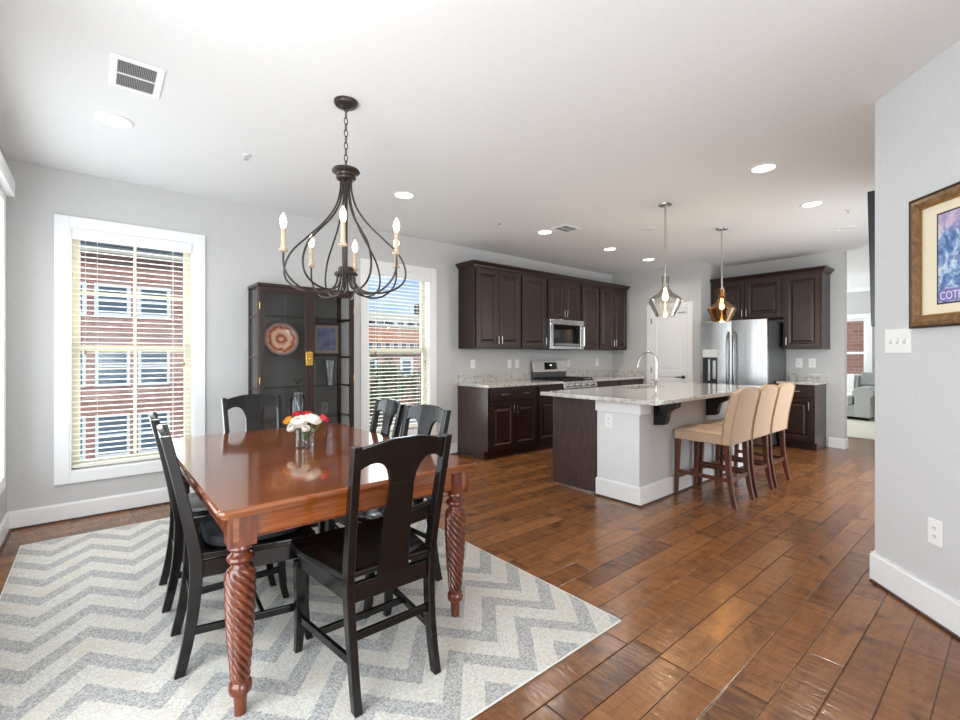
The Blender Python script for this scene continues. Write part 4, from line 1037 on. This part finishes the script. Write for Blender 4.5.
# ------------------------------------------------------------------ recessed lights, vents, sprinklers
def can(label, x, y, lit, e):
    t = thing('recessed_light', label, 'ceiling light', (x, y, H), 0, 'recessed ceiling lights')
    part('trim_ring', MB().lathe([(.098, -.0005), (.098, -.004), (.092, -.008), (.078, -.006), (.074, -.0005)], (0, 0, 0), 28, cap=False), TRIM, t)
    part('diffuser', MB().lathe([(.0, -.003), (.076, -.003), (.076, -.0008), (.0, -.0008)], (0, 0, 0), 28), CANL if lit else CANO, t)
    if lit:
        l = bpy.data.lights.new('downlight', 'AREA'); l.shape = 'DISK'; l.size = .13; l.energy = e; l.color = (1, .95, .88); l.spread = R(150)
        o = bpy.data.objects.new('lamp_glow', l); COL.objects.link(o); o.parent = t; o.location = (0, 0, -.012)
    return t
can('lit recessed light nearest the dining window, below the large vent', .079, 3.565, True, 6)
can('lit recessed light just right of the chandelier', 2.104, 3.573, True, 6)
can('lit recessed light left of the small ceiling vent', 3.994, 3.596, True, 6)
can('lit recessed light in front of the microwave cabinets', 5.307, 3.61, True, 6)
can('smallest lit recessed light, near the pantry door', 6.333, 3.637, True, 6)
can('unlit recessed light beside the near pendant\'s rod', 4.787, 2.768, False, 0)
can('largest lit recessed light right of the pendants', 3.909, 1.293, True, 6)
can('lit recessed light second from the right wall, above the refrigerator cabinets', 5.193, 1.307, True, 6)
can('unlit recessed light closest to the living room opening', 6.463, 1.312, False, 0)
def vent(label, cx_, cy_, w, d, rz=0):
    t = thing('ceiling_vent', label, 'vent', (cx_, cy_, H), rz)
    b = MB(); x, y, m_ = w / 2, d / 2, .032
    b.box(-x, x, -y, -y + m_, -.008, -.0005); b.box(-x, x, y - m_, y, -.008, -.0005); b.box(-x, -x + m_, -y + m_, y - m_, -.008, -.0005); b.box(x - m_, x, -y + m_, y - m_, -.008, -.0005)
    b.box(-x + m_, x - m_, -.006, .006, -.008, -.0005)
    part('frame', b, TRIM, t, .002)
    part('duct_back', MB().box(-x + m_, x - m_, -y + m_, y - m_, -.002, -.0005), DARKSLOT, t)
    l = MB(); n = 22
    for i in range(n):
        xx = -x + m_ + (2 * x - 2 * m_) * (i + .5) / n
        for ya, yb in ((-y + m_, -.006), (.006, y - m_)): l.box(xx - .0016, xx + .0016, ya, yb, -.007, -.002)
    part('louvres', l, VENTG, t)
    return t
vent('large white ceiling vent above the dining window', .155, 2.938, .22, .33)
vent('small white ceiling vent over the kitchen', 4.06, 3.34, .27, .22)
def sprinkler(label, x, y):
    t = thing('fire_sprinkler', label, 'sprinkler', (x, y, H), 0, 'ceiling sprinkler heads')
    part('escutcheon', MB().lathe([(.0, -.0005), (.032, -.0005), (.032, -.004), (.014, -.010), (.0, -.010)], (0, 0, 0), 16), TRIM, t)
    part('nozzle', MB().lathe([(.007, -.008), (.007, -.028), (.016, -.030), (.016, -.033), (.0, -.033)], (0, 0, 0), 12), CHROME, t)
sprinkler('sprinkler head left of the chandelier', .817, 3.584)
sprinkler('sprinkler head left of the small ceiling vent', 3.29, 3.616)
sprinkler('sprinkler head by the pantry-side recessed light', 6.20, 3.66)
sprinkler('sprinkler head nearest the television', 5.66, 1.13)

# ------------------------------------------------------------------ outlets and switches
def plate(name, label, loc, rz, n=1, kind='outlet', w=.072, h=.118, group=None):
    t = thing(name, label, kind, loc, rz, group); W = w + .046 * (n - 1)
    part('cover_plate', MB().box(-W / 2, W / 2, -.006, -.0005, -h / 2, h / 2), PLAST, t, .002)
    for i in range(n):
        x = (i - (n - 1) / 2) * .046
        if kind == 'outlet':
            for z in (.02, -.02):
                r_ = part('receptacle', MB().lathe([(.0, .0), (.016, .0), (.016, .0015), (.0, .0015)], (x, -.006, z), 16, 'y'), PLAST, t)
                part('slots', MB().box(x - .007, x - .0045, -.0085, -.0075, z - .002, z + .007).box(x + .0045, x + .007, -.0085, -.0075, z - .002, z + .007).box(x - .002, x + .002, -.0085, -.0075, z - .010, z - .006), DARKSLOT, r_)
        else:
            part('toggle', MB().box(x - .005, x + .005, -.016, -.006, -.004, .010), PLAST, t, .001)
            part('toggle_slot', MB().box(x - .008, x + .008, -.0072, -.006, -.014, .014), mat('slot_shadow_grey', (196, 196, 196), .5) if 'slot_shadow_grey' not in MATS else MATS['slot_shadow_grey'], t)
    return t
GB = 'white plates on the wall behind the long counter'
plate('wall_outlet', 'white outlet above the counter nearest the window', (3.87, YB, 1.16), 0, 1, 'outlet', group=GB)
plate('light_switch', 'white switch plate left of the range, left of the pair', (4.55, YB, 1.155), 0, 1, 'switch', group=GB)
plate('wall_outlet', 'white outlet left of the range, right of the pair', (4.70, YB, 1.155), 0, 1, 'outlet', group=GB)
plate('wall_outlet', 'white outlet just right of the range back', (5.87, YB, 1.145), 0, 1, 'outlet', group=GB)
plate('wall_outlet', 'white outlet above the counter near the corner', (6.64, YB, 1.15), 0, 1, 'outlet', group=GB)
plate('light_switch', 'white switch plate above the small counter, left one', (XR, 2.125, 1.165), -90, 1, 'switch', .085, .135)
plate('wall_outlet', 'white outlet above the small counter, right one', (XR, 1.965, 1.165), -90, 1, 'outlet', .085, .135)
plate('wall_outlet', 'white outlet on the island\'s white end wall', (IX0 + .005, 2.405, .692), -90, 1, 'outlet', .085, .125)
plate('wall_outlet', 'white outlet low on the wall behind the glass cabinet', (1.85, YB, .72), 0, 1, 'outlet')
# on the angled wall: s metres from its far corner
def on_wall(s, off=0): p = C0 + WD * s + nrm * off; return (p.x, p.y)
RZW = math.degrees(math.atan2(nrm.y, nrm.x)) + 90
p = on_wall(.169); plate('light_switch', 'white triple switch plate on the right wall beside the picture', (p[0], p[1], 1.354), RZW, 3, 'switch', .082, .128)
p = on_wall(.395); plate('wall_outlet', 'white outlet low on the right wall', (p[0], p[1], .427), RZW, 1, 'outlet', .078, .122)

# framed poster on the angled wall
p = on_wall(.765); t = thing('framed_poster', 'gold and brown framed blue seaside poster on the right wall', 'picture', (p[0], p[1], 1.735), RZW)
W2_, H2_ = .49, .322
def frame_ring(w, h, prof, m_, name, par):
    rings = []
    for u, y in prof: rings.append([(-w + u, y, -h + u), (w - u, y, -h + u), (w - u, y, h - u), (-w + u, y, h - u)])
    b = MB().loft(rings, False, False); return part(name, b, m_, par)
frame_ring(W2_, H2_, [(0, -.001), (0, -.030), (.006, -.034), (.012, -.030)], FRDK, 'outer_edge', t)
frame_ring(W2_, H2_, [(.012, -.030), (.030, -.036), (.052, -.026), (.055, -.022)], GOLDF, 'frame', t)
bd = MB(); 
for (xa, za, xb, zb) in ((-W2_ + .058, -H2_ + .058, W2_ - .058, -H2_ + .058), (-W2_ + .058, H2_ - .058, W2_ - .058, H2_ - .058), (-W2_ + .058, -H2_ + .058, -W2_ + .058, H2_ - .058), (W2_ - .058, -H2_ + .058, W2_ - .058, H2_ - .058)):
    n = int(math.hypot(xb - xa, zb - za) / .012)
    for i in range(n + 1):
        u = i / n; bd.box(xa + (xb - xa) * u - .004, xa + (xb - xa) * u + .004, -.026, -.016, za + (zb - za) * u - .004, za + (zb - za) * u + .004)
part('beaded_inner_edge', bd, mat('antique_gold', (168, 122, 58), .4, .5), t)
part('mat_board', MB().box(-W2_ + .05, W2_ - .05, -.012, -.002, -H2_ + .05, H2_ - .05), MATB, t)
frame_ring(W2_ - .145, H2_ - .11, [(-.004, -.0125), (-.002, -.014), (.003, -.014), (.004, -.0125)], FRDK, 'mat_bevel', t)
AW, AH = W2_ - .148, H2_ - .113
po = part('print', MB().box(-AW, AW, -.0132, -.0122, -AH, AH), POSTER, t)
part('title_band', MB().box(-AW + .006, AW - .006, -.0142, -.0132, -AH + .006, -AH + .062), PURP, po)
def lettering(txt, size, loc, m_, par, rot=(R(90), 0, 0)):
    c = bpy.data.curves.new('lettering', 'FONT'); c.body = txt; c.size = size; c.extrude = .0004; c.align_x = 'LEFT'
    c.materials.append(m_); tmp = bpy.data.objects.new('tmp', c); me = bpy.data.meshes.new_from_object(tmp); bpy.data.objects.remove(tmp); o = bpy.data.objects.new('lettering', me); COL.objects.link(o); o.parent = par; o.location = loc; o.rotation_euler = rot; o.scale = (.8, 1, 1); return o
lettering('COTE', .054, (-AW + .012, -.0146, -AH + .013), mat('pale_letter', (226, 222, 238), .6), po)
# palm silhouettes printed on the poster
pm = MB()
for (cx_, cz_, s) in ((-.15, .02, 1.0), (-.02, .05, .8), (.15, -.01, 1.1)):
    pm.loft([[(cx_ - .004, -.0138, cz_ - .12 * s), (cx_ + .004, -.0138, cz_ - .12 * s), (cx_ + .004, -.0134, cz_ - .12 * s), (cx_ - .004, -.0134, cz_ - .12 * s)], [(cx_ + .008, -.0138, cz_), (cx_ + .013, -.0138, cz_), (cx_ + .013, -.0134, cz_), (cx_ + .008, -.0134, cz_)]])
    for k in range(9):
        a = R(-30 + 30 * k); pts = [(cx_ + .01, cz_), (cx_ + .01 + .03 * s * math.cos(a) - .004 * math.sin(a), cz_ + .03 * s * math.sin(a) + .006), (cx_ + .01 + .062 * s * math.cos(a), cz_ + .052 * s * math.sin(a) - .016), (cx_ + .01 + .03 * s * math.cos(a) + .004 * math.sin(a), cz_ + .03 * s * math.sin(a) - .004)]
        pm.prism(pts, -.0138, -.0133)
part('printed_palms', pm, mat('print_deep_blue', (66, 94, 150), .6), po)

# television on the hidden wall past the corner, leaning a little forward
t = thing('television', 'thin black wall television seen edge-on past the right wall corner', 'television', (3.60, .595, 1.455))
part('screen_panel', MB().prism([(-.02, 0), (.012, 0), (.03, .82), (-.016, .82)], 0, 1.44, axis='x'), TVB, t, .003)
part('wall_mount', MB().box(.45, 1.0, -.0435, -.018, .2, .62), IRON, t)

# ------------------------------------------------------------------ living room seen through the opening
t = thing('sofa', 'pale grey rolled-arm sofa in the living room', 'sofa', (11.30, 1.885, .0125), 0)   # faces -x, its right arm towards -y
LZ = 2.0
part('base', MB().box(.04, .86, .02, LZ - .02, .06, .30), SOFA, t, .02, seg=3)
for y in (.0, LZ - .30):
    b = MB(); pr = [(y + .03, .06), (y + .27, .06), (y + .27, .45)] + [(y + .15 + .165 * math.cos(R(a)), .52 + .135 * math.sin(R(a))) for a in range(-20, 201, 20)] + [(y + .03, .45)]
    b.prism(pr, .0, .82, axis='x'); part('arm', b, SOFA, t, .012, seg=3)
part('back', MB().prism([(.62, .3), (.86, .3), (.92, .86), (.84, .90), (.76, .86)], .02, LZ - .02, axis='y') if False else MB().loft([[(.62, .25, .3), (.90, .25, .3), (.95, .25, .86), (.78, .25, .88)], [(.62, LZ - .25, .3), (.90, LZ - .25, .3), (.95, LZ - .25, .86), (.78, LZ - .25, .88)]]), SOFA, t, .03, seg=3)
for i in range(2):
    ya = .31 + i * .745
    part('seat_cushion', MB().box(.03, .66, ya, ya + .735, .302, .47), SOFA, t, .03, seg=3)
    part('back_cushion', MB().loft([[(.50, ya, .475), (.68, ya, .475), (.80, ya, .84), (.66, ya, .86)], [(.50, ya + .735, .475), (.68, ya + .735, .475), (.80, ya + .735, .84), (.66, ya + .735, .86)]]), SOFA, t, .04, seg=3)
for x_, y_ in ((.07, .07), (.07, LZ - .07), (.8, .07), (.8, LZ - .07)): part('foot', MB().posts([(x_, y_, 0, .02, .02), (x_, y_, .062, .028, .028)]), FRDK, t)
b = MB().loft([[(0, .0, 0), (.11, .0, 0), (.18, .0, .24), (.09, .0, .27)], [(0, .28, 0), (.11, .28, 0), (.18, .28, .24), (.09, .28, .27)]])
solo('throw_pillow', b, SOFAD, 'darker grey pillow resting on the sofa arm against its back', 'pillow', (11.84, 1.895, .672), 0, bev=.035)
bb = MB(); n = 10
prof = [(11.96, .862), (11.95, .872), (11.88, .875), (11.80, .70), (11.77, .50), (11.60, .476), (11.40, .476), (11.322, .470), (11.318, .40), (11.316, .28)]
rings = []
for i in range(9):
    y = 2.26 + .34 * i / 8
    rings.append([(x, y, z + .004 * math.sin(i * 1.9 + k)) for k, (x, z) in enumerate(prof)] + [(x - .014, y, z - .0 + .014) for k, (x, z) in reversed(list(enumerate(prof)))])
bb.loft(rings, True)
o = solo('throw_blanket', bb, THROW, 'white fringed throw draped over the sofa seat', 'blanket')
fr = MB()
for i in range(14):
    y = 2.27 + .32 * i / 13; fr.tube([(11.309, y, .285), (11.306, y + .004, .21)], .004, 5)
part('fringe', fr, THROW, o)
solo('living_room_rug', MB().box(8.97, 11.9, .9, 4.3, .0005, .012), noisy('pale_woven_rug', (196, 192, 176), (212, 208, 194), 14, .95, .3, (1, 4, 1)), 'pale woven rug on the living room floor', 'rug', bev=.003)
t = thing('side_table', 'dark side table beside the sofa arm in the living room', 'table', (11.55, 1.62, 0.0125))
part('tabletop', MB().lathe([(.0, .50), (.22, .50), (.23, .51), (.22, .525), (.0, .525)], seg=28), FRDK, t); part('pedestal', MB().lathe([(.15, 0), (.15, .02), (.03, .05), (.025, .5), (.0, .5)], seg=20), FRDK, t)

# ------------------------------------------------------------------ outside the windows
struct('ground', MB().box(-30, 110, 5.2, 130, -3.1, -3.0), ASPH)
bpy.data.objects['ground']['label'] = 'pale street and yard outside the windows'
def facade(name, label, loc, w, h, d, m_, wins, roof=None, rz=0, cat='building'):
    t = thing(name, label, cat, loc, rz)
    part('brick_walls', MB().box(0, w, 0, d, 0, h), m_, t)
    for (xa, xb, za, zb, tr) in wins:
        b = MB(); f_ = tr
        b.box(xa - f_, xa, -.05, 0, za - f_, zb + f_); b.box(xb, xb + f_, -.05, 0, za - f_, zb + f_); b.box(xa, xb, -.05, 0, zb, zb + f_); b.box(xa, xb, -.05, 0, za - f_, za)
        zm_ = (za + zb) / 2; b.box(xa, xb, -.04, -.005, zm_ - .03, zm_ + .03)
        wn = part('window_frame', b, OFFW, t); part('pane', MB().box(xa, xb, -.02, -.004, za, zb), WPANE, wn)
    if roof: roof(t)
    return t
# townhouse opposite the left window; base at the street, z offset -3
wins = []
for x in (-.9, .03, .95, 2.6, 4.2, -2.6):
    wins += [(x + 4, x + .60 + 4, 5.42, 6.12, .09), (x + 4, x + .60 + 4, 3.50, 4.45, .07), (x + 4, x + .6 + 4, 1.6, 2.6, .07)]
def roof1(t):
    part('fascia', MB().box(-.3, 11.3, -.35, 0, 7.0, 7.17), CONC, t)
    part('roof', MB().prism([(-.45, 7.17), (4.0, 9.6), (8.5, 7.17)], -.35, 11.35, axis='x'), ROOFM, t)
    part('skylight', MB().prism([(.15, 7.52), (.75, 7.85), (.72, 7.90), (.12, 7.57)], 4.9, 5.35, axis='x'), OFFW, t)
facade('brick_townhouse', 'red brick townhouse with white windows outside the left window', (-4, 16, -3), 11, 7.0, 8, BRICK, wins, roof1)
wins = [(x, x + .65, 4.3, 5.6, .06) for x in [1 + i * 1.15 for i in range(14)]] + [(x, x + .65, 1.4, 2.9, .06) for x in [1 + i * 1.15 for i in range(14)]]
def roof2(t):
    part('parapet', MB().box(-.2, 18.2, -.2, .4, 7.4, 7.65), CONC, t)
    for x in (3, 5.2, 7.4, 11): part('roof_unit', MB().box(x, x + .5, 2, 2.5, 7.4, 8.2), DGREY, t)
facade('brick_warehouse', 'low orange brick building with a row of windows outside the middle window', (19, 45, -3), 18, 7.4, 12, BRICK2, wins, roof2, 8)
wins = [(.3, 9.2, z, z + .7, .05) for z in (12.0, 13.4, 14.8)]
facade('office_tower', 'distant dark grey building with striped floors against the sky', (57.5, 90, -3), 9.5, 16.2, 3, DGREY, wins, None, 0)
facade('pale_office_block', 'long pale office block on the skyline under the dark tower', (38, 80, -3), 34, 12.6, 8, CONC, [(1 + 2.2 * i, 2.4 + 2.2 * i, 9.6, 10.8, .05) for i in range(14)])
# low house with white windows
wins = [(x, x + .75, 2.8, 3.9, .2) for x in (1.0, 4.1, 6.8)]
def roof3(t): part('roof', MB().box(-.3, 9.3, -.4, 6, 4.5, 4.65), ROOFM, t)
facade('low_house', 'low brown brick house with bright white windows behind the tree', (14.0, 31, -3), 9, 4.5, 6, BRICK, wins, roof3)
def tree(label, loc, h, r, n, kind='leafy_tree'):
    t = thing(kind, label, 'tree', loc, 0, 'trees outside the window'); rnd = random.Random(int(loc[0] * 10))
    part('trunk', MB().tube([(0, 0, 0), (.05, 0, h * .5), (0, .05, h * .8)], .1, 8, rs=[.12, .09, .04]), BARK, t)
    b = MB()
    for i in range(n):
        a, c_ = rnd.uniform(0, 2 * PI), rnd.uniform(-1, 1); s = math.sqrt(1 - c_ * c_); q = r * rnd.uniform(.55, 1) * (1 + .2 * math.sin(3 * a))
        p = Vector((q * s * math.cos(a), q * s * math.sin(a), h * .7 + q * c_ * 1.15)); L = r * .1
        d1 = Vector((rnd.uniform(-1, 1), rnd.uniform(-1, 1), rnd.uniform(-1, 1))).normalized() * L; d2 = d1.orthogonal().normalized() * L * .5
        b.add([p - d1, p + d2, p + d1, p - d2], [(0, 1, 2, 3)])
    part('foliage', b, FOL, t); return t
tree('round green tree low outside the middle window', (12.9, 24, -3), 3.6, 1.35, 1600)
tree('smaller green bush-like tree at the left edge of the middle window', (10.6, 20.5, -3), 2.6, 1.0, 1000)
tree('green tree farther right outside the middle window', (16.6, 26.5, -3), 3.1, 1.1, 1000)
facade('brick_house', 'brick house wall outside the living room window', (16.5, 6.5, -3), 8, 9, 5, BRICK3, [], None, -90)
